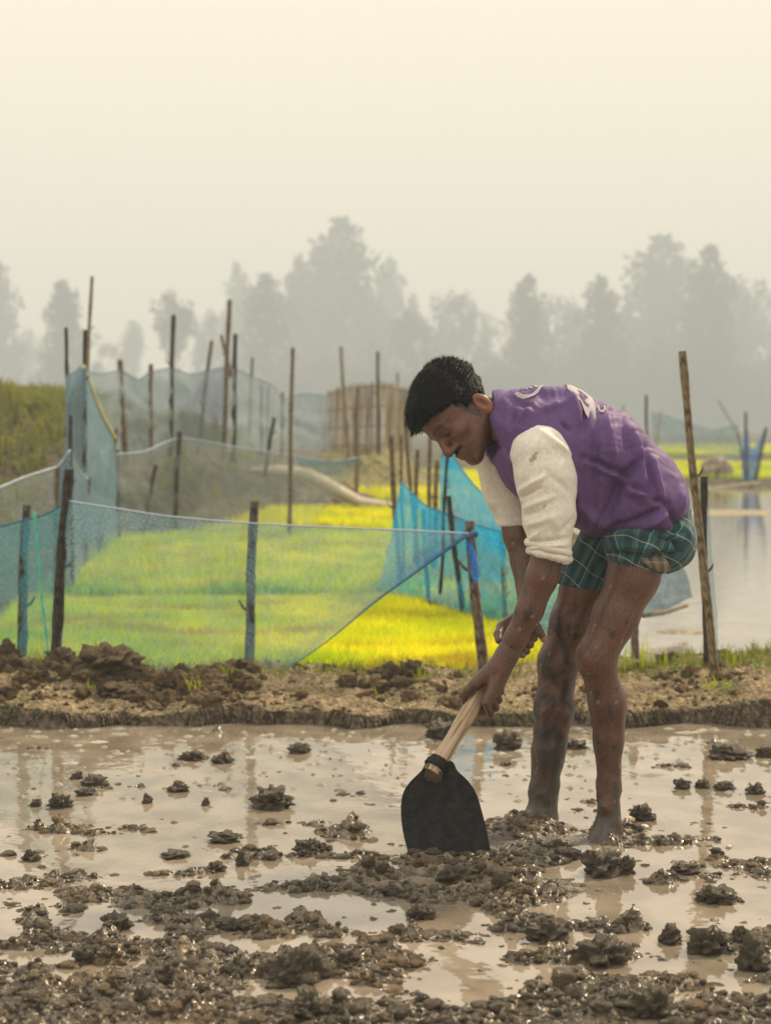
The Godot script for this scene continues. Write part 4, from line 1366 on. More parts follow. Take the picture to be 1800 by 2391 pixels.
	for k in 3:
		tag(many("mud_crumbs", small[k], M.crumb, xf[k], cols[k]), ["small crumbs of wet mud strewn over the field", "wet lumps and crumbs in the churned mud", "mud crumbs breaking the water surface"][k], "mud")

func litter() -> void:
	var rb := RandomNumberGenerator.new()
	rb.seed = 61
	var small := rock(640, 10, 13, 1.1)
	var bx := []
	var bc := []
	for k in 5200:
		var x := rb.randf_range(-1.75, 1.85)
		var z := -rb.randf_range(6.72, 7.7)
		if bank_edge(x) - z < 0.0: continue
		var w := n_edge.get_noise_2d(x * 1.4 + 3.0, z * 1.4) + 0.9 * exp(-(pow((x + 0.95) / 0.55, 2.0) + pow((z + 7.15) / 0.3, 2.0)))
		if rb.randf() > 0.25 + w: continue
		var s := 0.004 + 0.012 * pow(rb.randf(), 2.5) + 0.03 * pow(rb.randf(), 12.0)
		bx.append(Transform3D(Basis.from_euler(Vector3(rb.randf() * TAU, rb.randf() * TAU, rb.randf() * TAU)).scaled(Vector3(s * 1.3, s, s * 1.3)), Vector3(x, bank_y(x, z) + s * 0.1, z)))
		var tone := rb.randf_range(0.6, 1.4)
		bc.append(Color(tone, tone * 0.88, tone * 0.72))
	tag(many("bank_crumbs", small, M.lump, bx, bc), "crumbs of drying earth scattered on the bank", "earth")
	var r := RandomNumberGenerator.new()
	r.seed = 21
	# flakes floating along the bank
	var g := Geo.new()
	for k in 620:
		var d := r.randf_range(5.3, 6.68)
		if r.randf() > smoothstep(5.2, 6.4, d) + 0.1: continue
		var c := Vector3(r.randf_range(-1.55, 1.55), 0.0028, -d)
		var s := r.randf_range(0.004, 0.016) * (1.0 if r.randf() < 0.93 else 2.2)
		var n := 8
		var tone := r.randf_range(0.55, 1.0)
		var col := Color(0.4, 0.36, 0.29) * tone
		col.a = 1.0
		var m := g.vert(c + Vector3(0, 0.004, 0), col)
		var ring := g.v.size()
		for q in n:
			var a := TAU * q / n
			var w := s * r.randf_range(0.5, 1.3)
			g.vert(c + Vector3(cos(a) * w * 1.7, -0.0042, sin(a) * w * 0.9), col)
		for q in n: g.tri3(m, ring + (q + 1) % n, ring + q)
	var scum := smat(1, 1, 1, 0.8, 0.3)
	scum.vertex_color_use_as_albedo = true
	tag(put("floating_flakes", g.mesh(false), scum), "pale flakes of dried scum floating along the bank", "scum", "", "stuff")
	# straw on the bank
	g = Geo.new()
	for k in 260:
		var x := r.randf_range(-1.6, 1.7)
		var z := -r.randf_range(6.8, 7.6)
		var a := r.randf() * TAU
		var len := r.randf_range(0.03, 0.14)
		var pts := []
		for q in 5:
			var t := q / 4.0 - 0.5
			var p := Vector3(x + cos(a) * len * t, 0, z + sin(a) * len * t * 0.7 + sin(t * 4.0 + k) * 0.012)
			p.y = bank_y(p.x, p.z) + 0.004 + 0.012 * absf(sin(k + t * 3.0)) * r.randf()
			pts.append(p)
		var kcol := Color(0.36, 0.29, 0.14).lerp(Color(0.2, 0.15, 0.09), r.randf())
		g.tube(pts, [0.0011, 0.0015, 0.0015, 0.0014, 0.0008], 4, kcol, false)
	var st := smat(1, 1, 1, 0.8, 0.2)
	st.vertex_color_use_as_albedo = true
	tag(put("straw_litter", g.mesh(), st), "dry straws and stalks lying on the bank", "straw", "", "stuff")
	# tufts
	var tufts := [
		[460, 1620, 7.0, 0.09, 0.12, "young yellow-green shoots right of the heap on the bank"],
		[525, 1600, 7.2, 0.07, 0.3, "thin grass tuft on the bank left of the middle post"],
		[640, 1585, 7.4, 0.06, 0.6, "dark green weeds on the bank right of the middle post"],
		[210, 1640, 7.0, 0.05, 0.3, "single green sprig before the heap of lumps"],
		[868, 1640, 7.0, 0.06, 0.2, "green sprig before the pair of dark lumps"],
		[985, 1600, 7.25, 0.07, 0.2, "yellow-green tuft on the bank right of the pair of lumps"],
		[1085, 1600, 7.2, 0.05, 0.2, "small grass tuft beside the gripping hand"],
		[1500, 1560, 7.6, 0.16, 0.15, "bright grass clump at the bank top right of the knees"],
		[1455, 1562, 7.65, 0.14, 0.15, "bright grass clump touching the back of the left knee"],
		[1555, 1570, 7.55, 0.09, 0.4, "green grass at the pond edge left of the tall bamboo"],
		[1655, 1625, 7.05, 0.09, 0.15, "single tall grass tuft on the bank below the tall bamboo"],
		[1710, 1600, 7.3, 0.08, 0.3, "yellow grass tuft right of the foot of the tall bamboo"],
		[1775, 1612, 7.3, 0.09, 0.75, "dark green tuft on the bank by the right edge"],
		[1690, 1655, 6.95, 0.06, 0.5, "creeping grass over the bank edge at right"],
		[1530, 1650, 6.95, 0.05, 0.3, "thin blades on the bank edge right of the shins"],
		[95, 1560, 7.6, 0.1, 0.5, "dry grass at the foot of the dark corner post"],
	]
	for k in tufts.size():
		var c: Array = tufts[k]
		var p := at(c[0], c[1], c[2])
		var o := put("grass_tuft", clump(13 if c[3] > 0.06 else 7, c[3], c[3] * 0.35, 0.005, 700 + k), null)
		var lm: StandardMaterial3D = M.leaf.duplicate()
		lm.albedo_color = Color(lin(0.5, 0.48, 0.03)).lerp(lin(0.12, 0.2, 0.03), c[4])
		o.material_override = lm
		o.position = Vector3(p.x, bank_y(p.x, p.z) - 0.005 if c[2] < 7.9 else 0.05, p.z)
		tag(o, c[5], "grass", "grass tufts on the bank")
	# grass along the pond edge
	var xf := []
	var cols := []
	for k in 1300:
		var x := r.randf_range(-1.9, 2.1)
		var z := -r.randf_range(7.35, 7.75)
		if x < 1.0 and r.randf() < 0.6: continue
		var s := r.randf_range(0.3, 0.8)
		xf.append(Transform3D(Basis(Vector3.UP, r.randf() * TAU).scaled(Vector3(s, s, s)), Vector3(x, bank_y(x, z) - 0.004, z)))
		cols.append(Color(0.3, 0.3, 0.04).lerp(Color(0.1, 0.15, 0.03), r.randf()))
	tag(many("bank_grass", clump(6, 0.085, 0.03, 0.004, 8), M.leaf, xf, cols), "sparse short grass along the top of the bank", "grass")
	# pale pebbles by the foot
	var pm := smat(0.5, 0.4, 0.27, 0.25, 0.6)
	var pb := rock(900, 10, 14, 0.25)
	for c in [[1468, 1918, 28, 15, "largest pale pebble right of the left ankle"], [1502, 1935, 24, 13, "pale pebble just right of the largest one"], [1396, 1990, 18, 12, "pale pebble before the left foot"], [1700, 1980, 14, 9, "small pale pebble alone in the right pool"]]:
		var d: float = F * CH / (c[1] - HY)
		var s := d / F
		var o := put("pebble", pb, pm)
		o.position = Vector3((c[0] - CX) * s, c[3] * 0.3 * s, -d)
		o.scale = Vector3(c[2] * s, c[3] * s, c[2] * s * 0.8)
		tag(o, c[4], "pebble", "pale pebbles near the feet")
	# floating cane behind the thigh
	g = Geo.new()
	g.tube([at(1500, 1438, 9.6), at(1550, 1430, 9.75), at(1603, 1414, 10.1)], [0.012, 0.014, 0.011], 8)
	tag(put("cane", g.mesh(), M.pale), "pale cane floating at the foot of the slate net drape", "cane")
	g = Geo.new()
	g.tube([at(1600, 1152, 30.6), at(1690, 1142, 30.8), at(1775, 1128, 31.2)], [0.05, 0.07, 0.04], 8)
	tag(put("cane", g.mesh(), M.pale), "long pale cane along the far shore of the pond", "cane")
	# heap of pale straw across the pond, dried straw ridge on the mound
	var o := put("straw_heap", rock(930, 16, 22, 0.6), M.pale)
	o.position = at(1672, 1098, 33.0)
	o.scale = Vector3(0.55, 0.5, 0.4)
	tag(o, "pale straw heap on the far shore left of the distant blue net", "heap")
	g = Geo.new()
	g.tube([at(590, 1098, 21.4), at(650, 1100, 21.2), at(720, 1108, 21.0), at(780, 1140, 21.0), at(840, 1172, 20.9), at(930, 1182, 21.0)], [0.06, 0.12, 0.14, 0.12, 0.10, 0.05], 10, Color.WHITE, true, 0.6)
	var sw := smat(0.55, 0.48, 0.36, 0.95, 0.2)
	tri(sw, 3.0)
	bump(sw, ntex(noise(40, 0.03, 5)), 3.0)
	tag(put("straw_ridge", g.mesh(), sw), "pale ridge of dried straw running down the earth mound", "straw")

# ---------------------------------------------------------------- the person
const MAN := 4.93
func J(px: float, py: float, dz := 0.0) -> Vector3:
	return at(px, py, MAN - dz)

var HC := Vector3.ZERO      # the head: its centre and axes (forward, up, towards the camera)
var HF := Vector3.ZERO
var HU := Vector3.ZERO
var HS := Vector3.ZERO
func H(f: float, u: float, s: float) -> Vector3:
	return HC + HF * f + HU * u + HS * s

func cut2(b: Blob, p1: Vector3, n1: Vector3, p2: Vector3, n2: Vector3) -> void:   # removes what lies beyond both planes
	var i := 0
	for z in b.nz:
		for y in b.ny:
			for x in b.nx:
				if b.f[i] < 0.1:
					var p := b.o + Vector3(x, y, z) * b.h
					b.f[i] = maxf(b.f[i], minf((p - p1).dot(n1), (p - p2).dot(n2)))
				i += 1

# pushes the vertices of a cloth along their normals: strokes are [x1, y1, x2, y2, width, height] as seen in the photograph
func folds(g: Geo, strokes: Array, wave, gain := 1.0) -> void:
	var n := face_normals(g)
	for k in g.v.size():
		var p := g.v[k]
		var off: float = wave.call(p, n[k]) if wave != null else 0.0
		if n[k].z > -0.1:
			var q := Vector2(CX + F * p.x / -p.z, HY + F * (CH - p.y) / -p.z)
			for s in strokes:
				var a := Vector2(s[0], s[1]) ; var ab := Vector2(s[2], s[3]) - a
				var t := clampf((q - a).dot(ab) / ab.length_squared(), 0.0, 1.0)
				var d := q.distance_to(a + ab * t) / float(s[4])
				if d < 2.6: off += float(s[5]) * gain * exp(-d * d) * (0.35 + 0.65 * sin(PI * clampf(t, 0.05, 0.95))) * clampf(n[k].z * 2.0 + 0.2, 0.0, 1.0)
		g.v[k] = p + n[k] * off

var n_skin := noise(201, 22.0, 3)
var n_spot := noise(202, 60.0, 2)
var n_mudleg := noise(203, 26.0, 4)
var n_cloth := noise(204, 7.0, 2)
var n_weave := noise(205, 3.0, 3)

func skin_colour(p: Vector3) -> Color:
	var a := n_skin.get_noise_3dv(p * 0.5) * 0.5 + 0.5
	return Color(0.092, 0.040, 0.025).lerp(Color(0.155, 0.070, 0.043), a)

func body_paint(p: Vector3) -> Color:
	var c := skin_colour(p)
	var wet := Color(0.085, 0.072, 0.058)
	var n := n_mudleg.get_noise_3dv(Vector3(p.x, p.y * 0.55, p.z))
	if p.y < 0.62:
		var far := p.z < -4.985
		var low := smoothstep(0.36, 0.06, p.y)
		var t := n * 1.7 + (low * 1.2 - 0.34 if far else smoothstep(0.17, 0.02, p.y) * 1.1 - 0.55)
		if far: t += exp(-pow((p.y - 0.34) / 0.12, 2.0)) * 0.5
		c = c.lerp(Color(0.03, 0.024, 0.02).lerp(wet, smoothstep(0.28, 0.05, p.y)), clampf(t * 6.0, 0.0, 0.93))
	elif p.x < 0.48 and p.y < 0.80:    # mud on the forearms
		c = c.lerp(Color(0.05, 0.042, 0.035), clampf((n * 1.5 - 0.2 - absf(p.y - 0.60) * 1.3) * 4.0, 0.0, 0.85))
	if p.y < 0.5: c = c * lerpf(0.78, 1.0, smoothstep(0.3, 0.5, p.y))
	c.a = 1.0
	if n_spot.get_noise_3dv(p * 1.3) > 0.66 and p.y < 0.9: c = c.lerp(Color(0.28, 0.24, 0.2), 0.7)   # dried splashes
	return c

func finger(b: Blob, pts: Array, r0: float, r1: float) -> void:
	for k in pts.size() - 1:
		b.cone(pts[k], pts[k + 1], lerpf(r0, r1, float(k) / (pts.size() - 1)), lerpf(r0, r1, float(k + 1) / (pts.size() - 1)), 0.004)

var AX := []      # the handle: eye of the blade, far end
func ring(along: float, deg: float, rad: float) -> Vector3:   # a point beside the handle: metres from the eye, angle round it (0 right-below, 90 towards the camera)
	var h: Vector3 = (AX[0] - AX[1]).normalized()
	var er := Vector3(0.85, -0.52, 0.0)
	er = (er - h * er.dot(h)).normalized()
	var ez := h.cross(er)
	if ez.z < 0.0: ez = -ez
	var a := deg_to_rad(deg)
	return AX[0] - h * along + (er * cos(a) + ez * sin(a)) * rad

func farmer() -> void:
	AX = [J(1022, 1784, 0.165), J(1224, 1450, -0.03)]
	var man := thing("person", "person in purple and white jersey and checked cloth, bent over a hoe in mud", "person")
	var c0 := -0.07
	# ------------- head frame
	HC = J(1070, 963, -0.055)
	var f0 := Vector3(-0.6, -0.8, 0.0)
	HU = Vector3(-0.8, 0.6, 0.0)
	var yaw := deg_to_rad(26.0)
	HF = f0 * cos(yaw) + Vector3(0, 0, sin(yaw))
	HS = Vector3(0, 0, cos(yaw)) - f0 * sin(yaw)
	var hb := Basis(HF, HU, HS)
	# ------------- body: legs, arms, trunk under the clothes
	var b := Blob.new(Vector3(0.24, -0.07, -5.30), Vector3(0.86, 1.23, -4.68), 0.0085)
	# trunk
	b.cone(J(1210, 985, c0), J(1310, 1020, c0), 0.075, 0.095, 0.03, 1.35, Vector3.BACK)
	b.cone(J(1310, 1020, c0), J(1470, 1150, c0), 0.09, 0.085, 0.03, 1.3, Vector3.BACK)
	b.cone(J(1470, 1150, c0), J(1500, 1230, c0), 0.085, 0.09, 0.03, 1.35, Vector3.BACK)
	b.cone(J(1140, 980, -0.055), J(1230, 988, c0), 0.052, 0.06, 0.03)
	# near leg
	var zl := 0.0
	b.cone(J(1500, 1250, zl), J(1478, 1345, zl + 0.005), 0.082, 0.066, 0.03)
	b.cone(J(1478, 1345, zl + 0.005), J(1436, 1440, zl + 0.015), 0.066, 0.060, 0.03)
	b.cone(J(1436, 1440, zl + 0.015), J(1394, 1532, zl + 0.025), 0.060, 0.050, 0.02)
	b.ball(J(1374, 1536, zl + 0.03), Vector3(0.033, 0.042, 0.036), 0.03)            # kneecap
	b.cone(J(1394, 1545, zl + 0.02), J(1416, 1640, zl + 0.005), 0.048, 0.047, 0.02)
	b.cone(J(1432, 1625, zl - 0.005), J(1430, 1700, zl), 0.030, 0.028, 0.03)          # calf
	b.cone(J(1416, 1640, zl + 0.005), J(1420, 1730, zl), 0.046, 0.039, 0.02)
	b.cone(J(1420, 1730, zl), J(1421, 1840, zl), 0.039, 0.031, 0.02)
	b.cone(J(1421, 1840, zl), J(1419, 1915, zl), 0.031, 0.033, 0.02)
	b.ball(J(1412, 1888, zl + 0.028), Vector3.ONE * 0.013, 0.02)                     # ankle bone
	b.cone(J(1426, 1945, zl), J(1408, 1968, zl + 0.02), 0.033, 0.033, 0.03)
	b.cone(J(1405, 1962, zl + 0.02), J(1372, 2008, zl + 0.09), 0.034, 0.024, 0.03)
	# far leg
	var zr := -0.16
	b.cone(J(1452, 1250, zr + 0.01), J(1366, 1370, zr), 0.082, 0.064, 0.03)
	b.cone(J(1366, 1370, zr), J(1335, 1450, zr), 0.064, 0.059, 0.03)
	b.cone(J(1335, 1450, zr), J(1306, 1545, zr), 0.059, 0.053, 0.02)
	b.ball(J(1284, 1545, zr + 0.005), Vector3(0.032, 0.042, 0.036), 0.03)
	b.cone(J(1304, 1555, zr), J(1291, 1650, zr), 0.052, 0.052, 0.02)
	b.cone(J(1310, 1640, zr - 0.01), J(1296, 1720, zr), 0.03, 0.03, 0.03)
	b.cone(J(1291, 1650, zr), J(1280, 1757, zr), 0.051, 0.045, 0.02)
	b.cone(J(1280, 1757, zr), J(1268, 1850, zr), 0.045, 0.039, 0.02)
	b.cone(J(1268, 1850, zr), J(1266, 1905, zr), 0.039, 0.040, 0.02)
	b.cone(J(1266, 1918, zr), J(1242, 1938, zr + 0.03), 0.040, 0.036, 0.03)
	b.cone(J(1242, 1928, zr + 0.03), J(1205, 1968, zr + 0.09), 0.036, 0.024, 0.03)
	# near arm
	b.cone(J(1262, 1050, 0.08), J(1281, 1285, 0.125), 0.055, 0.043, 0.02)
	b.cone(J(1281, 1285, 0.125), J(1266, 1345, 0.125), 0.041, 0.041, 0.02)
	b.cone(J(1266, 1345, 0.125), J(1236, 1425, 0.115), 0.041, 0.035, 0.02)
	b.cone(J(1236, 1425, 0.115), J(1204, 1490, 0.105), 0.035, 0.029, 0.02)
	b.cone(J(1204, 1490, 0.105), J(1184, 1530, 0.098), 0.029, 0.028, 0.02, 0.85, Vector3.BACK)
	# far arm
	b.cone(J(1170, 1050, -0.22), J(1212, 1250, -0.17), 0.055, 0.043, 0.02)
	b.cone(J(1212, 1250, -0.17), J(1228, 1310, -0.155), 0.042, 0.042, 0.02)
	b.cone(J(1228, 1310, -0.155), J(1236, 1430, -0.09), 0.041, 0.030, 0.02)
	var g := Geo.new()
	b.add_to(g)
	relax(g, 0, 3)
	var nn := face_normals(g)
	for k in g.v.size():
		var p := g.v[k]
		var wet := smoothstep(0.30, 0.08, p.y)
		if p.z < -4.985: wet = maxf(wet, exp(-pow((p.y - 0.3) / 0.13, 2.0)))
		g.v[k] = p + nn[k] * (n_mudleg.get_noise_3dv(p * 0.9) * 0.005 * wet)
	folds(g, [[1388, 1630, 1398, 1850, 7, 0.0035], [1408, 1620, 1412, 1800, 7, -0.003], [1442, 1600, 1436, 1760, 7, -0.0035], [1452, 1620, 1446, 1730, 6, 0.003], [1505, 1440, 1452, 1545, 7, 0.0035], [1490, 1420, 1440, 1530, 6, -0.0035], [1450, 1390, 1395, 1500, 12, -0.003], [1362, 1520, 1366, 1562, 8, 0.004], [1356, 1580, 1400, 1590, 8, -0.003],
		[1425, 1870, 1424, 1930, 5, 0.003], [1275, 1620, 1268, 1800, 8, 0.003], [1300, 1600, 1290, 1780, 8, -0.003], [1280, 1800, 1276, 1900, 6, 0.003], [1340, 1400, 1300, 1500, 10, -0.003],
		[1262, 1340, 1215, 1480, 6, 0.0025], [1280, 1350, 1235, 1470, 6, -0.0025], [1205, 1490, 1180, 1535, 4, 0.002], [1222, 1340, 1212, 1430, 7, 0.0025]], null)
	for k in g.v.size(): g.c[k] = body_paint(g.v[k])
	# ------------- hands
	var first := g.v.size()
	b = Blob.new(Vector3(0.18, 0.33, -4.98), Vector3(0.40, 0.62, -4.72), 0.0034)
	var m := 0.226      # metres up the handle to the middle of the near hand
	var wrist := J(1184, 1528, 0.098)
	for q in 4:
		var al := m - 0.036 + 0.0225 * q
		var shrink: float = [1.0, 1.06, 1.0, 0.84][q]
		var mcp := ring(al + 0.004, 68 - q * 4, 0.050)
		b.cone(wrist + Vector3(0.0, -0.004, 0.0), mcp, 0.0225, 0.0118, 0.012)
		finger(b, [mcp, ring(al, 8, 0.050 * shrink), ring(al - 0.001, -48, 0.040), ring(al - 0.002, -95, 0.034)], 0.0108, 0.0084)
	b.cone(J(1186, 1522, 0.1), J(1166, 1556, 0.1), 0.027, 0.026, 0.012)
	b.cone(wrist, ring(m + 0.0, 128, 0.046), 0.022, 0.0175, 0.012)
	finger(b, [ring(m + 0.0, 130, 0.042), ring(m - 0.016, 150, 0.038), ring(m - 0.030, 188, 0.036), ring(m - 0.036, 232, 0.032)], 0.0155, 0.0105)
	b.cone(J(1200, 1497, 0.105), wrist, 0.0285, 0.0265, 0.012, 0.88, Vector3.BACK)
	b.add_to(g)
	b = Blob.new(Vector3(0.25, 0.46, -5.14), Vector3(0.47, 0.70, -4.84), 0.0034)
	m = AX[0].distance_to(AX[1]) - 0.035
	wrist = J(1236, 1426, -0.09)
	for q in 4:
		var al := m - 0.034 + 0.022 * q
		var mcp := ring(al, -92 + q * 3, 0.048)
		b.cone(wrist, mcp, 0.022, 0.0125, 0.012)
		finger(b, [mcp, ring(al, -34, 0.052), ring(al - 0.004, 12, 0.047), ring(al - 0.010, 42, 0.043)], 0.011, 0.0086)
	b.cone(wrist, ring(m - 0.01, 200, 0.044), 0.022, 0.016, 0.012)
	finger(b, [ring(m - 0.01, 200, 0.044), ring(m - 0.04, 175, 0.042), ring(m - 0.06, 150, 0.038)], 0.015, 0.0105)
	# a loose forefinger and thumb tip that point away to the right
	finger(b, [ring(m - 0.036, -34, 0.052), J(1252, 1462, 0.02), J(1262, 1480, 0.03), J(1270, 1494, 0.03)], 0.0125, 0.0095)
	b.cone(J(1236, 1405, -0.10), wrist, 0.030, 0.027, 0.012)
	b.add_to(g)
	relax(g, first, 2)
	for k in range(first, g.v.size()):
		var p := g.v[k]
		var c := skin_colour(p) * 0.92
		c.a = 1.0
		var t := n_mudleg.get_noise_3dv(p * 1.4) * 1.6 - 0.25
		g.c[k] = c.lerp(Color(0.08, 0.068, 0.055), clampf(t * 3.0, 0.0, 0.7))
		if p.distance_to(J(1270, 1496, 0.03)) < 0.014: g.c[k] = Color(0.32, 0.19, 0.14)
	# ------------- head
	first = g.v.size()
	b = Blob.new(HC - Vector3.ONE * 0.175, HC + Vector3.ONE * 0.165, 0.0036)
	b.ball(H(-0.002, 0.036, 0), Vector3(0.097, 0.088, 0.077), 0.01, hb)
	b.ball(H(0.038, 0.034, 0), Vector3(0.056, 0.052, 0.060), 0.03, hb)
	b.ball(H(0.030, -0.040, 0), Vector3(0.062, 0.072, 0.058), 0.03, hb)
	b.ball(H(0.066, -0.073, 0), Vector3(0.034, 0.038, 0.036), 0.02, hb)
	for s in [-1.0, 1.0]:
		b.cone(H(-0.012, -0.05, 0.055 * s), H(0.076, -0.108, 0.012 * s), 0.018, 0.0145, 0.025)
		b.ball(H(0.061, -0.028, 0.044 * s), Vector3(0.023, 0.017, 0.018), 0.02, hb)
		b.cone(H(0.083, 0.012, 0.044 * s), H(0.094, 0.017, 0.012 * s), 0.009, 0.010, 0.014)
		b.ball(H(0.101, -0.007, 0.031 * s), Vector3(0.018, 0.0095, 0.017), 0.012, hb, true)
		b.ball(H(0.0765, -0.007, 0.031 * s), Vector3(0.0145, 0.0125, 0.0145), 0.003, hb)
		b.cone(H(0.084, -0.0005, 0.045 * s), H(0.0935, -0.001, 0.02 * s), 0.0035, 0.0035, 0.004)
		b.ball(H(0.1045, -0.046, 0.0135 * s), Vector3(0.0125, 0.0095, 0.009), 0.008, hb)
		b.ball(H(0.108, -0.054, 0.008 * s), Vector3(0.005, 0.004, 0.0035), 0.003, hb, true)
		b.cone(H(0.098, -0.058, 0.021 * s), H(0.088, -0.078, 0.032 * s), 0.0028, 0.0028, 0.006, 1.0, Vector3.ZERO, true)
	b.cone(H(0.093, 0.010, 0), H(0.1165, -0.040, 0), 0.0085, 0.0115, 0.012)
	b.ball(H(0.116, -0.043, 0), Vector3(0.0125, 0.0115, 0.0125), 0.008, hb)
	b.cone(H(0.092, -0.0685, 0.021), H(0.1045, -0.067, 0.0), 0.0055, 0.0068, 0.006)
	b.cone(H(0.092, -0.0685, -0.021), H(0.1045, -0.067, 0.0), 0.0055, 0.0068, 0.006)
	b.cone(H(0.090, -0.0785, 0.018), H(0.1005, -0.079, 0.0), 0.0055, 0.0078, 0.006)
	b.cone(H(0.090, -0.0785, -0.018), H(0.1005, -0.079, 0.0), 0.0055, 0.0078, 0.006)
	b.cone(H(0.098, -0.0733, 0.023), H(0.1075, -0.0728, 0.0), 0.0008, 0.0012, 0.003, 1.0, Vector3.ZERO, true)
	b.cone(H(0.098, -0.0733, -0.023), H(0.1075, -0.0728, 0.0), 0.0008, 0.0012, 0.003, 1.0, Vector3.ZERO, true)
	b.ball(H(0.082, -0.104, 0), Vector3(0.018, 0.016, 0.02), 0.015, hb)
	b.cone(H(-0.03, -0.05, 0), J(1196, 990, -0.065), 0.054, 0.058, 0.03)
	for s in [-1.0, 1.0]:      # ears
		var ec := H(-0.026, -0.034, 0.079 * s)
		var eb := Basis(HF.rotated(HU, -0.45 * s), HU, HS.rotated(HU, -0.45 * s))
		b.ball(ec, Vector3(0.0195, 0.034, 0.0085), 0.006, eb)
		b.ball(ec + eb.z * 0.009 * s + eb.x * 0.003 + eb.y * 0.002, Vector3(0.0115, 0.0225, 0.008), 0.005, eb, true)
		b.ball(ec + eb.y * -0.026 + eb.x * 0.006, Vector3(0.0095, 0.0115, 0.007), 0.005, eb)
		b.ball(ec + eb.x * 0.013 + eb.y * -0.006 + eb.z * 0.004 * s, Vector3(0.0055, 0.008, 0.005), 0.004, eb)
		b.cone(ec + eb.y * 0.016 - eb.x * 0.004 + eb.z * 0.003 * s, ec + eb.y * -0.012 - eb.x * 0.009 + eb.z * 0.003 * s, 0.0035, 0.003, 0.004)
	b.add_to(g)
	relax(g, first, 1)
	for k in range(first, g.v.size()):
		var q := g.v[k] - HC
		var f := q.dot(HF); var u := q.dot(HU); var s := q.dot(HS)
		var a := absf(s)
		var c := Color(0.12, 0.052, 0.031).lerp(Color(0.175, 0.078, 0.046), n_skin.get_noise_3dv(g.v[k] * 0.6) * 0.5 + 0.5)
		var dark := Color(0.02, 0.014, 0.012)
		# eyebrow
		var bu := 0.0165 + 0.006 * (1.0 - pow((a - 0.03) / 0.024, 2.0)) - 0.002
		if f > 0.045: c = c.lerp(dark, 0.92 * clampf(1.7 - absf(u - bu) / 0.0042, 0.0, 1.0) * smoothstep(0.008, 0.014, a) * (1.0 - smoothstep(0.052, 0.064, a)))
		# lashes of the lowered lids, hollow of the eye
		if f > 0.055:
			c = c.lerp(dark, 0.95 * clampf(1.7 - absf(u + 0.0125 - pow((a - 0.031) * 12.0, 2.0) * 0.02) / 0.0030, 0.0, 1.0) * clampf(1.8 - absf(a - 0.032) / 0.012, 0.0, 1.0))
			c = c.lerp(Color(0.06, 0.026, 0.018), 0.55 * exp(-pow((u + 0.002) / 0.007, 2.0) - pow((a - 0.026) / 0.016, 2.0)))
		# moustache and the shade of a beard
		if f > 0.07 and u < -0.052 and u > -0.071: c = c.lerp(dark, 0.92 * clampf(1.7 - absf(u + 0.0605 - a * 0.15) / 0.0066, 0.0, 1.0) * (1.0 - smoothstep(0.024, 0.033, a)))
		if u < -0.055 and f > -0.02: c = c.lerp(Color(0.06, 0.035, 0.027), 0.28 * smoothstep(-0.055, -0.08, u))
		if f > 0.09 and u < -0.064 and u > -0.088 and a < 0.023: c = c.lerp(Color(0.2, 0.075, 0.06), 0.4)
		# nape and sideburn
		if a > 0.045 and u > -0.055 and u < 0.02 and absf(f - 0.006 - (u + 0.02) * 0.3) < 0.010: c = c.lerp(dark, 0.75)
		if absf(f + 0.026) < 0.03 and a > 0.072 : c = c.lerp(Color(0.34, 0.13, 0.085), 0.5)
		g.c[k] = c
	var skin := StandardMaterial3D.new()
	skin.vertex_color_use_as_albedo = true
	skin.roughness = 0.42
	skin.metallic_specular = 0.5
	tri(skin, 14.0)
	skin.albedo_texture = ntex(noise(206, 0.03, 4), [Color(0.8, 0.78, 0.76), Color(1, 1, 1)], [0.3, 0.7], 256)
	bump(skin, ntex(noise(207, 0.05, 4), [], [], 256), 0.03)
	put("body", g.mesh(), skin, man)
	hair(man, hb)
	shirt(man, c0)
	lower_cloth(man)

func relax(g: Geo, first: int, times: int, amount := 0.5) -> void:   # evens out the steps of the grid
	var total := g.v.size()
	for t in times:
		var sum := PackedVector3Array(); sum.resize(total)
		var cnt := PackedFloat32Array(); cnt.resize(total)
		for k in range(0, g.i.size(), 3):
			var a := g.i[k]
			if a < first: continue
			var b := g.i[k + 1]; var c := g.i[k + 2]
			sum[a] += g.v[b] + g.v[c]; cnt[a] += 2.0
			sum[b] += g.v[a] + g.v[c]; cnt[b] += 2.0
			sum[c] += g.v[a] + g.v[b]; cnt[c] += 2.0
		for k in range(first, total):
			if cnt[k] > 0.0: g.v[k] = g.v[k].lerp(sum[k] / cnt[k], amount)

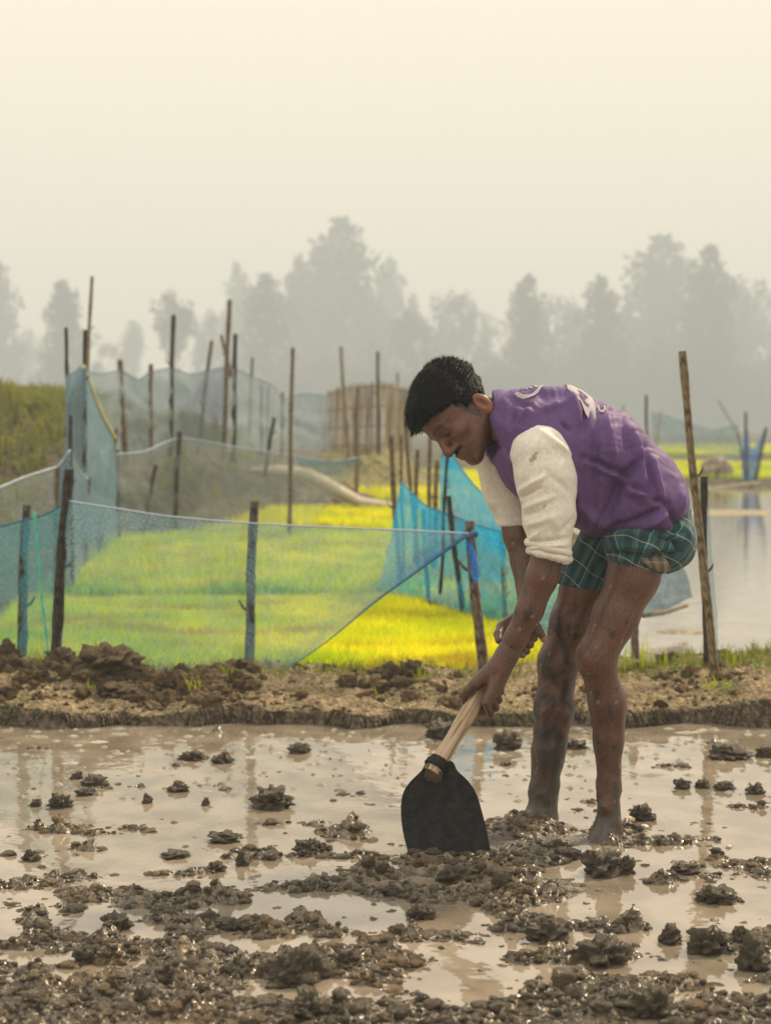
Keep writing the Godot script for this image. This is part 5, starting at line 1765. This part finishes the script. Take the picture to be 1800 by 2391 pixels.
func hair(man: Node3D, hb: Basis) -> void:
	var b := Blob.new(HC - Vector3.ONE * 0.17, HC + Vector3.ONE * 0.175, 0.0044)
	b.ball(H(-0.003, 0.045, 0), Vector3(0.112, 0.099, 0.091), 0.01, hb)
	b.ball(H(0.066, 0.066, 0), Vector3(0.050, 0.046, 0.066), 0.03, hb)
	b.ball(H(-0.045, 0.06, 0), Vector3(0.06, 0.078, 0.075), 0.03, hb)
	cut2(b, H(0.006, 0, 0), HF, H(0, 0.020, 0), (HF * 0.40 - HU).normalized())
	b.cut(H(-0.09, -0.052, 0), (HF * -0.15 - HU).normalized(), 0.01)
	cut2(b, H(-0.052, 0, 0), HF, H(0, -0.004, 0), -HU)
	var g := Geo.new()
	b.add_to(g)
	var n := face_normals(g)
	var ns := noise(210, 55.0, 2)
	var nl := noise(211, 24.0, 2)
	for k in g.v.size():
		var q := g.v[k] - HC
		var w := Vector3(q.dot(HF) * 0.55, q.dot(HU) * 0.75, q.dot(HS) * 1.6)
		g.v[k] += n[k] * (ns.get_noise_3dv(w) * 0.0022 + nl.get_noise_3dv(w) * 0.0035 + 0.001)
		g.c[k] = Color(0.005, 0.005, 0.006) * (0.8 + 0.5 * absf(ns.get_noise_3dv(w * 1.5)))
		g.c[k].a = 1.0
	# short locks that break up the outline
	var r := RandomNumberGenerator.new()
	r.seed = 44
	var total := g.v.size()
	for k in 7000:
		var i := r.randi() % total
		var p := g.v[i]
		var nr := n[i]
		var q := p - HC
		var flow := (HF * 0.75 - HU * 0.25 + HS * (0.25 if q.dot(HS) > 0.0 else -0.25)).normalized()
		if q.dot(HU) < 0.03: flow = (-HU + HF * 0.3).normalized()
		if q.dot(HF) < -0.03 and q.dot(HU) > 0.03: flow = (HU * 0.3 - HF * 0.7).normalized()
		flow = (flow - nr * flow.dot(nr) + nr * r.randf_range(0.12, 0.42) + Vector3(r.randfn(), r.randfn(), r.randfn()) * 0.13).normalized()
		var ln := r.randf_range(0.012, 0.026)
		if q.dot(HU) < 0.02: ln *= 0.5
		var side := flow.cross(nr).normalized() * r.randf_range(0.0006, 0.0014)
		var c := Color(0.004, 0.004, 0.005).lerp(Color(0.012, 0.012, 0.015), r.randf())
		var a := g.vert(p - nr * 0.003 - side, c); var a2 := g.vert(p - nr * 0.003 + side, c)
		var m1 := g.vert(p + flow * ln * 0.6 + side * 0.7 + nr * 0.001, c); var m0 := g.vert(p + flow * ln * 0.6 - side * 0.7 + nr * 0.001, c)
		var t := g.vert(p + flow * ln - nr * 0.002, c)
		g.quad(a, a2, m1, m0)
		g.tri3(m0, m1, t)
	var m := smat(1, 1, 1, 0.5, 0.2)
	m.vertex_color_use_as_albedo = true
	m.cull_mode = BaseMaterial3D.CULL_DISABLED
	put("hair", g.mesh(), m, man)

func cloth(r: float, g: float, b: float, rough: float, s: int) -> StandardMaterial3D:
	var m := StandardMaterial3D.new()
	m.albedo_color = lin(r, g, b)
	m.vertex_color_use_as_albedo = true
	m.roughness = rough
	m.metallic_specular = 0.35
	m.rim_enabled = true
	m.rim = 0.28
	m.rim_tint = 0.6
	tri(m, 9.0)
	m.albedo_texture = ntex(noise(s, 0.03, 4), [Color(0.93, 0.93, 0.93), Color(1, 1, 1)], [0.3, 0.7], 256)
	bump(m, ntex(noise(s + 1, 0.12, 3), [], [], 256), 0.025)
	return m

func shirt(man: Node3D, c0: float) -> void:
	var b := Blob.new(Vector3(0.24, 0.76, -5.28), Vector3(0.86, 1.24, -4.74), 0.0068)
	var W := Vector3.BACK
	b.cone(J(1222, 1008, c0), J(1300, 1020, c0), 0.118, 0.128, 0.03, 1.35, W)
	b.cone(J(1300, 1020, c0), J(1395, 1068, c0), 0.128, 0.134, 0.04, 1.32, W)
	b.cone(J(1395, 1068, c0), J(1485, 1150, c0), 0.134, 0.124, 0.04, 1.32, W)
	b.cone(J(1485, 1150, c0), J(1492, 1185, c0), 0.122, 0.128, 0.04, 1.4, W)
	b.cone(J(1350, 1130, c0), J(1425, 1175, c0), 0.10, 0.11, 0.05, 1.4, W)
	b.cone(J(1250, 1060, c0), J(1330, 1130, c0), 0.088, 0.10, 0.05, 1.45, W)
	b.cone(J(1206, 1000, c0), J(1200, 986, -0.06), 0.084, 0.068, 0.03, 1.1, W)
	b.cone(J(1250, 1030, c0 + 0.11), J(1275, 1060, c0 + 0.145), 0.075, 0.070, 0.05)
	b.cone(J(1190, 1040, c0 - 0.10), J(1168, 1060, c0 - 0.135), 0.065, 0.062, 0.05)
	# hem: a slanted cut, higher at the back
	b.cut(J(1340, 1248, 0), Vector3(-0.02, -1.0, 0.12).normalized(), 0.02)
	b.cut(J(1560, 1234, 0), Vector3(0.60, -0.80, 0.0).normalized(), 0.02)
	# neck opening
	b.cone(J(1090, 1000, -0.058), J(1178, 985, -0.062), 0.062, 0.058, 0.012, 1.0, W, true)
	b.cone(J(1125, 1020, -0.02), J(1182, 1105, 0.03), 0.056, 0.040, 0.01, 1.0, W, true)
	var g := Geo.new()
	b.add_to(g)
	relax(g, 0, 2)
	var strokes := [
		# hanging folds from the back to the flank
		[1392, 960, 1385, 1180, 9, -0.006], [1415, 955, 1440, 1120, 10, 0.007], [1450, 975, 1478, 1085, 9, -0.006], [1478, 1005, 1505, 1120, 9, 0.007], [1505, 1040, 1525, 1150, 7, -0.006], [1530, 1075, 1545, 1190, 8, 0.006],
		[1360, 1068, 1462, 1110, 6, -0.008], [1370, 1078, 1470, 1128, 6, 0.006], [1490, 1078, 1462, 1110, 9, -0.008], [1462, 1110, 1395, 1215, 16, -0.014], [1455, 1145, 1520, 1160, 7, 0.007], [1470, 1130, 1518, 1158, 5, -0.008],
		[1518, 1160, 1556, 1178, 5, -0.008], [1556, 1178, 1575, 1225, 6, -0.009], [1545, 1185, 1480, 1218, 7, -0.008], [1480, 1218, 1400, 1245, 8, -0.008], [1560, 1195, 1500, 1232, 7, 0.009], [1590, 1140, 1585, 1200, 7, 0.006],
		[1345, 1080, 1352, 1180, 8, 0.006], [1352, 1180, 1420, 1235, 9, 0.008], [1420, 1160, 1375, 1240, 10, 0.008], [1500, 1120, 1490, 1190, 9, 0.006],
		# shoulder blade
		[1190, 930, 1250, 960, 8, -0.006], [1212, 985, 1250, 940, 6, 0.005], [1240, 965, 1330, 935, 10, 0.005], [1310, 985, 1330, 1005, 4, -0.006], [1200, 945, 1192, 1000, 6, -0.006], [1225, 915, 1320, 912, 10, 0.005], [1330, 910, 1352, 980, 9, 0.006], [1372, 935, 1360, 1010, 8, -0.006],
	]
	folds(g, strokes, func(p, n):
		var q := Vector2(CX + F * p.x / -p.z - 1335.0, HY + F * (CH - p.y) / -p.z - 1040.0)
		var ang := atan2(q.y, q.x)
		var far := q.length() / 100.0
		var rib := 0.35 - absf(n_weave.get_noise_2d(ang * 1.0 + n_cloth.get_noise_3dv(p) * 0.12, far * 0.12)) * 1.5
		return rib * 0.0055 * smoothstep(0.3, 1.1, far) + n_cloth.get_noise_3d(p.x * 1.3, p.y * 0.7, p.z * 0.6) * 0.0055 + n_weave.get_noise_3d(p.x * 3.0 + p.y * 2.2, p.y, p.z) * 0.004, 2.5)
	for k in g.v.size():
		var p := g.v[k]
		var t := clampf(n_weave.get_noise_3dv(p * 2.3) - 0.15, 0.0, 0.5)
		g.c[k] = Color.WHITE.lerp(Color(0.6, 0.58, 0.62), t)
	top_of(g)
	var sm := cloth(0.108, 0.056, 0.170, 0.62, 220)
	var sh := put("shirt", g.mesh(), sm, man)
	# ---- near sleeve
	var white := cloth(0.70, 0.665, 0.59, 0.8, 224)
	var bs := Blob.new(Vector3(0.28, 0.72, -4.98), Vector3(0.54, 1.12, -4.70), 0.0052)
	bs.cone(J(1264, 1062, 0.085), J(1275, 1125, 0.105), 0.0835, 0.074, 0.03)
	bs.cone(J(1275, 1125, 0.105), J(1281, 1205, 0.118), 0.074, 0.0655, 0.03)
	bs.cone(J(1281, 1205, 0.118), J(1282, 1285, 0.126), 0.0655, 0.0535, 0.02)
	bs.cone(J(1284, 1262, 0.126), J(1282, 1330, 0.126), 0.0575, 0.0515, 0.008)
	bs.cut(J(1282, 1308, 0.126), Vector3(-0.30, -0.955, 0.0).normalized(), 0.006)
	bs.cone(J(1284, 1330, 0.126), J(1281, 1262, 0.125), 0.044, 0.044, 0.006, 1.0, W, true)
	g = Geo.new()
	bs.add_to(g)
	relax(g, 0, 2)
	folds(g, [[1255, 1000, 1330, 1060, 8, 0.005], [1205, 1150, 1275, 1110, 6, 0.006], [1208, 1165, 1262, 1140, 4, -0.006], [1215, 1190, 1290, 1160, 7, 0.006], [1218, 1205, 1265, 1192, 5, -0.005], [1222, 1230, 1300, 1205, 7, 0.004],
		[1232, 1268, 1330, 1256, 4, -0.007], [1236, 1262, 1262, 1240, 5, 0.005], [1238, 1280, 1326, 1272, 4, 0.006], [1240, 1290, 1325, 1286, 3, -0.006], [1300, 1040, 1305, 1220, 14, 0.004], [1250, 1030, 1225, 1110, 9, 0.004], [1290, 1205, 1300, 1240, 8, 0.005], [1270, 1100, 1330, 1150, 8, -0.004], [1310, 1240, 1335, 1215, 5, -0.005]],
		func(p, n): return n_cloth.get_noise_3d(p.x * 0.8, p.y * 2.0, p.z) * 0.003, 1.6)
	for k in g.v.size():
		var p := g.v[k]
		var st := clampf(n_skin.get_noise_3dv(p * 0.22) * 1.2 - 0.35, 0.0, 0.35)
		g.c[k] = Color.WHITE.lerp(Color(0.7, 0.62, 0.5), st)
		for s in [[1248, 1066, 7.0], [1240, 1075, 5.0], [1252, 1058, 4.0], [1271, 1183, 4.0]]:
			if Vector2(CX + F * p.x / -p.z, HY + F * (CH - p.y) / -p.z).distance_to(Vector2(s[0], s[1])) < s[2]: g.c[k] = g.c[k].lerp(Color(0.3, 0.24, 0.17), 0.6)
	put("sleeve", g.mesh(), white, sh)
	# rolled cuff
	var gc := Geo.new()
	for q in 2:
		var pts := []
		var rr := []
		var ax := Vector3(-0.22 - 0.04 * q, -0.975, 0.02).normalized()
		var u := ax.cross(Vector3.BACK).normalized()
		var w := ax.cross(u)
		var cc := J(1283 - q * 1.0, 1296 - q * 17.0, 0.126)
		for k in 29:
			var a := TAU * k / 28.0
			pts.append(cc + (u * cos(a) + w * sin(a)) * (0.0515 + q * 0.003 + 0.0025 * sin(a * 3.0 + q)))
			rr.append(0.0105 + 0.002 * sin(a * 5.0 + q * 2.0))
		gc.tube(pts, rr, 9, Color(0.97, 0.96, 0.95), false)
	put("cuff", gc.mesh(), white, sh)
	# ---- far sleeve
	var bf := Blob.new(Vector3(0.16, 0.76, -5.30), Vector3(0.46, 1.10, -5.0), 0.0065)
	bf.cone(J(1164, 1052, c0 - 0.12), J(1186, 1140, -0.20), 0.076, 0.0655, 0.03)
	bf.cone(J(1186, 1140, -0.20), J(1212, 1250, -0.17), 0.0655, 0.0505, 0.03)
	bf.cut(J(1206, 1228, -0.17), Vector3(0.06, -1.0, 0.0).normalized(), 0.006)
	g = Geo.new()
	bf.add_to(g)
	relax(g, 0, 2)
	folds(g, [[1115, 1110, 1150, 1130, 8, 0.005], [1140, 1150, 1200, 1170, 8, -0.004], [1165, 1205, 1215, 1215, 5, -0.005]], func(p, n): return n_cloth.get_noise_3d(p.x, p.y * 2.0, p.z) * 0.003)
	for k in g.v.size():
		g.c[k] = Color.WHITE.lerp(Color(0.5, 0.42, 0.34), clampf(n_skin.get_noise_3dv(g.v[k] * 0.4) - 0.2, 0.0, 0.5))
	put("sleeve", g.mesh(), white, sh)
	# ---- stand-up collar and the open placket
	g = Geo.new()
	var lo := []
	var hi := []
	for k in 41:
		var a := TAU * k / 40.0
		var wob := 0.004 * sin(a * 4.0)
		lo.append(J(1192, 990, -0.062) + Vector3(-0.008 * sin(a), sin(a) * (0.090 + wob), cos(a) * 0.084))
		hi.append(J(1158, 992, -0.06) + Vector3(-0.010 * sin(a) - 0.012 * maxf(0.0, -sin(a)), sin(a) * (0.092 + wob) , cos(a) * 0.083))
	g.strip(lo, hi, 8, null, func(u, v, p): return (p - J(1165, 988, -0.06)).normalized() * (0.004 * sin(v * PI)))
	var ih := hi.duplicate(); var il := []
	for k in 41: il.append(lo[k].lerp(J(1170, 988, -0.06), 0.06))
	g.strip(ih, il, 6)
	put("collar", g.mesh(), sm, sh)
	g = Geo.new()
	var la := line([[1166, 1050, 4.88], [1178, 1088, 4.865], [1192, 1120, 4.87], [1206, 1148, 4.89], [1221, 1172, 4.92]])
	var lb := line([[1182, 1030, 4.87], [1196, 1075, 4.845], [1206, 1110, 4.85], [1216, 1140, 4.865], [1228, 1168, 4.90]])
	g.strip(la, lb, 8, null, func(u, v, p): return Vector3(0, 0, 0.010 * sin(v * PI) + 0.004 * sin(u * 9.0)))
	la = line([[1150, 1070, 4.93], [1162, 1105, 4.92], [1180, 1135, 4.92], [1200, 1155, 4.92], [1221, 1174, 4.93]])
	lb = line([[1166, 1050, 4.885], [1178, 1088, 4.87], [1192, 1120, 4.875], [1206, 1148, 4.895], [1222, 1172, 4.925]])
	g.strip(la, lb, 8, null, func(u, v, p): return Vector3(0, 0, 0.006 * sin(v * PI)))
	put("placket", g.mesh(), sm, sh)
	back_print(sh)

var TOP := PackedFloat32Array()     # heights of the finished back of the shirt, over x and z
const TX := 0.24
const TZ := -5.30
const TS := 0.008
func top_of(g: Geo) -> void:
	TOP.resize(6400)
	TOP.fill(0.0)
	var cnt := PackedFloat32Array(); cnt.resize(6400)
	var n := face_normals(g)
	for k in g.v.size():
		var p := g.v[k]
		var x := int((p.x - TX) / TS); var z := int((p.z - TZ) / TS)
		if x < 1 or z < 1 or x > 78 or z > 78 or n[k].y < 0.25: continue
		TOP[x + z * 80] += p.y
		cnt[x + z * 80] += 1.0
	for k in 6400:
		if cnt[k] > 0.0: TOP[k] /= cnt[k]
	for t in 3:
		var old := TOP.duplicate()
		for k in range(81, 6400 - 81):
			if old[k] > 0.0 and t < 2: continue
			var s := 0.0; var c := 0.0
			for q in [-81, -80, -79, -1, 0, 1, 79, 80, 81]:
				if old[k + q] > 0.0: s += old[k + q]; c += 1.0
			if c > 0.0: TOP[k] = s / c

func back_y(x: float, z: float) -> float:
	var u := (x - TX) / TS - 0.5; var w := (z - TZ) / TS - 0.5
	var i := int(u) + int(w) * 80
	return lerpf(lerpf(TOP[i], TOP[i + 1], u - int(u)), lerpf(TOP[i + 80], TOP[i + 81], u - int(u)), w - int(w))

func on_back(px: float, side: float) -> Vector3:   # a point on the back of the shirt
	var x := (px - CX) * 5.0 / F
	var z := -5.0 + side
	var n := Vector3(back_y(x - 0.012, z) - back_y(x + 0.012, z), 0.024, back_y(x, z - 0.012) - back_y(x, z + 0.012)).normalized()
	return Vector3(x, back_y(x, z), z) + n * 0.0035

# patches of print lie on the cloth: each is a grid over the back, thin and slightly proud
func patch(pts: Array, st: Geo) -> void:   # pts: outline as (x in the photograph, metres aside)
	var poly := PackedVector2Array()
	for p in pts: poly.append(Vector2(p[0] / 1000.0, p[1]))
	var lo := Vector2(1e9, 1e9); var hi := -lo
	for p in poly:
		lo = lo.min(p); hi = hi.max(p)
	var n := 14
	for iy in n:
		for ix in n:
			var c0 := lo + (hi - lo) * Vector2(float(ix) / n, float(iy) / n)
			var c1 := lo + (hi - lo) * Vector2(float(ix + 1) / n, float(iy + 1) / n)
			var cell := PackedVector2Array([c0, Vector2(c1.x, c0.y), c1, Vector2(c0.x, c1.y)])
			for piece in Geometry2D.intersect_polygons(cell, poly):
				if piece.size() < 3: continue
				if Geometry2D.is_polygon_clockwise(piece): piece.reverse()
				var ids := []
				for q in piece: ids.append(st.vert(on_back(q.x * 1000.0, q.y)))
				for k in range(1, ids.size() - 1): st.tri3(ids[0], ids[k + 1], ids[k])

func back_print(sh: Node3D) -> void:
	var pale := smat(0.36, 0.32, 0.33, 0.7, 0.3)
	var g := Geo.new()
	var arc := []
	for k in 13:
		var a := deg_to_rad(-20.0 + k * 18.0)
		arc.append([1228 - cos(a) * 40 , 0.03 + sin(a) * 0.085])
	for k in range(12, -1, -1):
		var a := deg_to_rad(-20.0 + k * 18.0)
		arc.append([1228 - cos(a) * 33, 0.03 + sin(a) * 0.073])
	patch(arc, g)
	for k in 4: patch([[1205 + k * 12, -0.03], [1211 + k * 12, -0.03], [1215 + k * 12, 0.075], [1209 + k * 12, 0.075]], g)
	put("ring_print", g.mesh(), pale, sh)
	g = Geo.new()
	patch([[1320, -0.15], [1316, 0.10], [1332, 0.142], [1342, 0.134], [1372, 0.162], [1378, 0.12], [1370, -0.15]], g)
	put("banner_print", g.mesh(), pale, sh)
	# the letters: M on the banner, C beside it
	g = Geo.new()
	var on := func(list: Array, x0: float, x1: float, s0: float, s1: float) -> Array:
		var out := []
		for p in list: out.append([lerpf(x1, x0, p[1]), lerpf(s0, s1, p[0])])
		return out
	for s in [[[0.0, 0.0], [0.2, 0.0], [0.2, 1.0], [0.0, 1.0]], [[0.8, 0.0], [1.0, 0.0], [1.0, 1.0], [0.8, 1.0]], [[0.2, 1.0], [0.2, 0.68], [0.5, 0.2], [0.5, 0.52]], [[0.5, 0.52], [0.5, 0.2], [0.8, 0.68], [0.8, 1.0]]]:
		patch(on.call(s, 1338.0, 1362.0, 0.118, 0.075), g)
	for k in g.v.size(): g.v[k] += Vector3(0.001, 0.0025, 0.0)
	put("letter", g.mesh(), M.get("print_purple", smat(0.12, 0.06, 0.2, 0.7, 0.3)), sh)
	g = Geo.new()
	var cc := []
	for k in 11:
		var a := deg_to_rad(50.0 + k * 26.0)
		cc.append([0.5 + cos(a) * 0.5, 0.5 + sin(a) * 0.5])
	for k in range(10, -1, -1):
		var a := deg_to_rad(50.0 + k * 26.0)
		cc.append([0.5 + cos(a) * 0.28, 0.5 + sin(a) * 0.3])
	patch(on.call(cc, 1384.0, 1402.0, 0.125, 0.085), g)
	put("letter", g.mesh(), pale, sh)

func plaid(r: Color, l1: Color, l2: Color) -> ImageTexture:
	var n := 256
	var img := Image.create(n, n, false, Image.FORMAT_RGB8)
	for y in n:
		for x in n:
			var c := r
			var band := 0.85 if (x / 32) % 2 == 0 else 1.1
			c = Color(c.r * band, c.g * band, c.b * band)
			if x % 128 in [60, 61, 62, 63, 64, 65]: c = c.lerp(l1, 0.75)
			if y % 128 in [40, 41, 42, 43, 44, 45]: c = c.lerp(l2, 0.75)
			if x % 128 in [104, 105, 106]: c = c.lerp(l2, 0.4)
			if (x + y) % 4 == 0: c = c.darkened(0.12)
			img.set_pixel(x, y, c)
	return ImageTexture.create_from_image(img)

func lower_cloth(man: Node3D) -> void:
	var m := smat(1, 1, 1, 0.85, 0.25)
	m.albedo_texture = plaid(lin(0.032, 0.078, 0.088), lin(0.14, 0.33, 0.36), lin(0.42, 0.37, 0.28))
	m.uv1_scale = Vector3(9.0, 9.0, 1.0)
	m.vertex_color_use_as_albedo = true
	m.rim_enabled = true
	m.rim = 0.25
	var pale := smat(1, 1, 1, 0.85, 0.25)
	pale.albedo_texture = plaid(lin(0.17, 0.145, 0.115), lin(0.32, 0.28, 0.22), lin(0.32, 0.28, 0.22))
	pale.uv1_scale = Vector3(9.0, 9.0, 1.0)
	# round the far thigh
	var b := Blob.new(Vector3(0.40, 0.62, -5.30), Vector3(0.84, 0.96, -4.78), 0.0062)
	var zr := -0.16
	b.cone(J(1450, 1235, zr + 0.02), J(1370, 1350, zr), 0.098, 0.073, 0.03)
	b.cone(J(1370, 1350, zr), J(1345, 1420, zr), 0.073, 0.071, 0.02)
	b.cut(J(1352, 1371, zr), Vector3(-0.12, -0.99, 0.0).normalized(), 0.006)
	b.cone(J(1362, 1380, zr), J(1330, 1450, zr), 0.064, 0.064, 0.006, 1.0, Vector3.ZERO, true)
	var g := Geo.new()
	b.add_to(g)
	relax(g, 0, 2)
	folds(g, [[1335, 1290, 1320, 1370, 7, 0.005], [1370, 1260, 1345, 1330, 7, -0.006], [1385, 1270, 1400, 1330, 8, 0.006], [1400, 1290, 1372, 1365, 7, -0.006], [1410, 1290, 1418, 1340, 7, -0.006], [1325, 1345, 1400, 1352, 6, 0.003]],
		func(p, n): return n_cloth.get_noise_3d(p.x * 2.0, p.y * 0.8, p.z * 2.0) * 0.004)
	wrap_uv(g, J(1450, 1235, zr + 0.02), J(1345, 1400, zr), 0.072)
	put("wrapped_cloth", g.mesh(), m, man)
	# the roll round the near thigh and hips
	b = Blob.new(Vector3(0.50, 0.70, -5.22), Vector3(0.88, 1.0, -4.76), 0.0062)
	var z := 0.0
	b.cone(J(1500, 1255, z - 0.06), J(1515, 1225, z - 0.08), 0.105, 0.115, 0.03, 1.25, Vector3.BACK)
	b.cone(J(1462, 1272, z + 0.02), J(1560, 1276, z), 0.062, 0.066, 0.03, 1.3, Vector3.BACK)
	b.cone(J(1440, 1262, z + 0.035), J(1500, 1260, z + 0.065), 0.030, 0.038, 0.02)
	b.cone(J(1500, 1260, z + 0.065), J(1572, 1262, z + 0.04), 0.040, 0.046, 0.02)
	b.cone(J(1560, 1225, z - 0.02), J(1580, 1262, z - 0.01), 0.058, 0.052, 0.03)
	b.cone(J(1486, 1322, z), J(1506, 1275, z), 0.079, 0.084, 0.012)
	b.cut(J(1486, 1326, z), Vector3(-0.27, -0.96, 0.0).normalized() * 1.0, 0.006)
	b.cone(J(1500, 1300, z), J(1470, 1370, z), 0.068, 0.064, 0.006, 1.0, Vector3.ZERO, true)
	g = Geo.new()
	b.add_to(g)
	relax(g, 0, 2)
	folds(g, [[1425, 1290, 1500, 1300, 6, -0.011], [1500, 1300, 1580, 1292, 6, -0.009], [1430, 1252, 1520, 1246, 9, 0.006], [1530, 1250, 1590, 1268, 5, -0.009], [1575, 1258, 1582, 1285, 6, -0.014], [1520, 1240, 1600, 1240, 5, -0.007], [1450, 1276, 1560, 1282, 6, 0.006], [1430, 1300, 1480, 1316, 5, 0.005], [1590, 1225, 1612, 1250, 6, 0.006], [1500, 1318, 1560, 1300, 5, -0.007]],
		func(p, n): return n_cloth.get_noise_3d(p.x * 1.2, p.y * 2.5, p.z * 1.2) * 0.006, 1.8)
	wrap_uv(g, J(1520, 1230, z - 0.04), J(1480, 1340, z), 0.098)
	put("wrapped_cloth", g.mesh(), m, man)
	# turned-out pale side of the cloth, under the roll
	g = Geo.new()
	var a := line([[1482, 1300, 4.862], [1510, 1296, 4.852], [1545, 1296, 4.858], [1580, 1292, 4.885]])
	var c := line([[1500, 1316, 4.858], [1525, 1330, 4.848], [1550, 1338, 4.857], [1566, 1330, 4.885]])
	g.strip(a, c, 8, null, func(u, v, p): return Vector3(0, 0, 0.012 * sin(v * PI) + 0.003 * sin(u * 12.0)))
	put("turned_fold", g.mesh(), pale, man)

func wrap_uv(g: Geo, a: Vector3, b: Vector3, rad: float) -> void:   # the weave runs round the leg and along it
	var ax := (b - a).normalized()
	var u := ax.cross(Vector3.BACK).normalized()
	var w := ax.cross(u)
	for k in g.v.size():
		var p := g.v[k] - a
		var ang := atan2(p.dot(w), p.dot(u))
		var bend := n_cloth.get_noise_3dv(g.v[k] * 0.9) * 0.02
		g.uv[k] = Vector2(ang * rad + bend, p.dot(ax) + bend * 0.8 + p.dot(w) * 0.1)

# ---------------------------------------------------------------- the hoe
func hoe() -> void:
	var t := thing("hoe", "broad dark iron hoe with a worn wooden handle, biting into the mud", "hoe")
	var o: Vector3 = AX[0]; var e: Vector3 = AX[1]
	var h := (e - o).normalized()
	var g := Geo.new()
	var pts := []
	var rad := []
	for k in 22:
		var s := -0.028 + (o.distance_to(e) + 0.05) * k / 21.0
		pts.append(o + h * s + Vector3(0, 0, 0.002 * sin(k * 0.8)))
		rad.append(0.0215 + 0.0015 * sin(k * 1.1) + (0.002 if k < 2 else 0.0))
	g.tube(pts, rad, 18)
	put("handle", g.mesh(), M.handle, t)
	# blade
	var outline := [[1002, 1776], [983, 1800], [957, 1826], [941, 1852], [936, 1885], [938, 1925], [944, 1958], [951, 1984], [985, 1990], [1020, 1997], [1060, 2003], [1100, 2004], [1143, 2006], [1145, 1988], [1137, 1945], [1127, 1903], [1113, 1856], [1093, 1824], [1068, 1800], [1052, 1776]]
	var c := Curve2D.new()
	for k in outline.size():
		var p := Vector2(outline[k][0], outline[k][1])
		var sharp: bool = k in [7, 12]
		var pr: Array = outline[(k + outline.size() - 1) % outline.size()]; var ne: Array = outline[(k + 1) % outline.size()]
		var tan_ := (Vector2(ne[0], ne[1]) - Vector2(pr[0], pr[1])) / 6.0
		c.add_point(p, Vector2.ZERO if sharp else -tan_, Vector2.ZERO if sharp else tan_)
	var rim := []
	for k in (outline.size() - 1) * 5 + 1: rim.append(c.samplef(k / 5.0))
	var face := func(p: Vector2, back: float) -> Vector3:
		var bow := pow((p.x - 1040.0) / 100.0, 2.0) * 0.014 - pow((p.y - 1890.0) / 110.0, 2.0) * 0.008
		return J(p.x, p.y, lerpf(0.165, 0.232, (p.y - 1776.0) / 230.0) - bow - back)
	g = Geo.new()
	var mid := Vector2(1040, 1895)
	for side in 2:
		var back := 0.004 * side
		var rings := 9
		var first := g.v.size()
		for q in rings + 1:
			for p in rim: g.vert(face.call(mid.lerp(p, float(q) / rings), back if q < rings else 0.002 + (0.0012 if side else -0.0012)))
		var n := rim.size()
		for q in rings:
			for k in n:
				var a := first + q * n + k; var b := first + q * n + (k + 1) % n
				if side == 0: g.quad(a, a + n, b + n, b)
				else: g.quad(a, b, b + n, a + n)
	put("blade", g.mesh(), M.iron, t)
	# the eye that holds the handle
	g = Geo.new()
	var er := Vector3(0.85, -0.52, 0.0)
	er = (er - h * er.dot(h)).normalized()
	var ez := h.cross(er)
	for band in [[-0.010, 0.014, 0.0285, 0.0265], [-0.010, 0.002, 0.0318, 0.0318]]:
		var inner := []
		var outer := []
		for k in 33:
			var a := TAU * k / 32.0
			var dir := er * cos(a) + ez * sin(a)
			outer.append(o + h * band[0] + dir * band[2])
			inner.append(o + h * band[1] + dir * band[3])
		g.strip(outer, inner, 3)
	var ringp := []
	for k in 33: ringp.append(o + h * -0.010 + (er * cos(TAU * k / 32.0) + ez * sin(TAU * k / 32.0)) * 0.0285)
	g.tube(ringp, range(33).map(func(_k): return 0.0048), 8, Color.WHITE, false)
	put("socket", g.mesh(), M.iron, t)
	# mud stuck on the butt of the handle and on the cutting edge
	g = Geo.new()
	var butt := put("mud_cake", rock(960, 12, 16, 0.7), M.lump, t)
	butt.position = o - h * 0.026 + er * 0.004
	butt.scale = Vector3(0.052, 0.050, 0.034)
	for k in 5:
		var mk := put("mud_cake", rock(961 + k, 10, 12, 1.0), M.clod, t)
		mk.position = face.call(Vector2(970 + k * 40, 1990 + k * 2), -0.008)
		mk.scale = Vector3(0.05, 0.022, 0.03) * (0.8 + 0.3 * sin(k * 2.0))
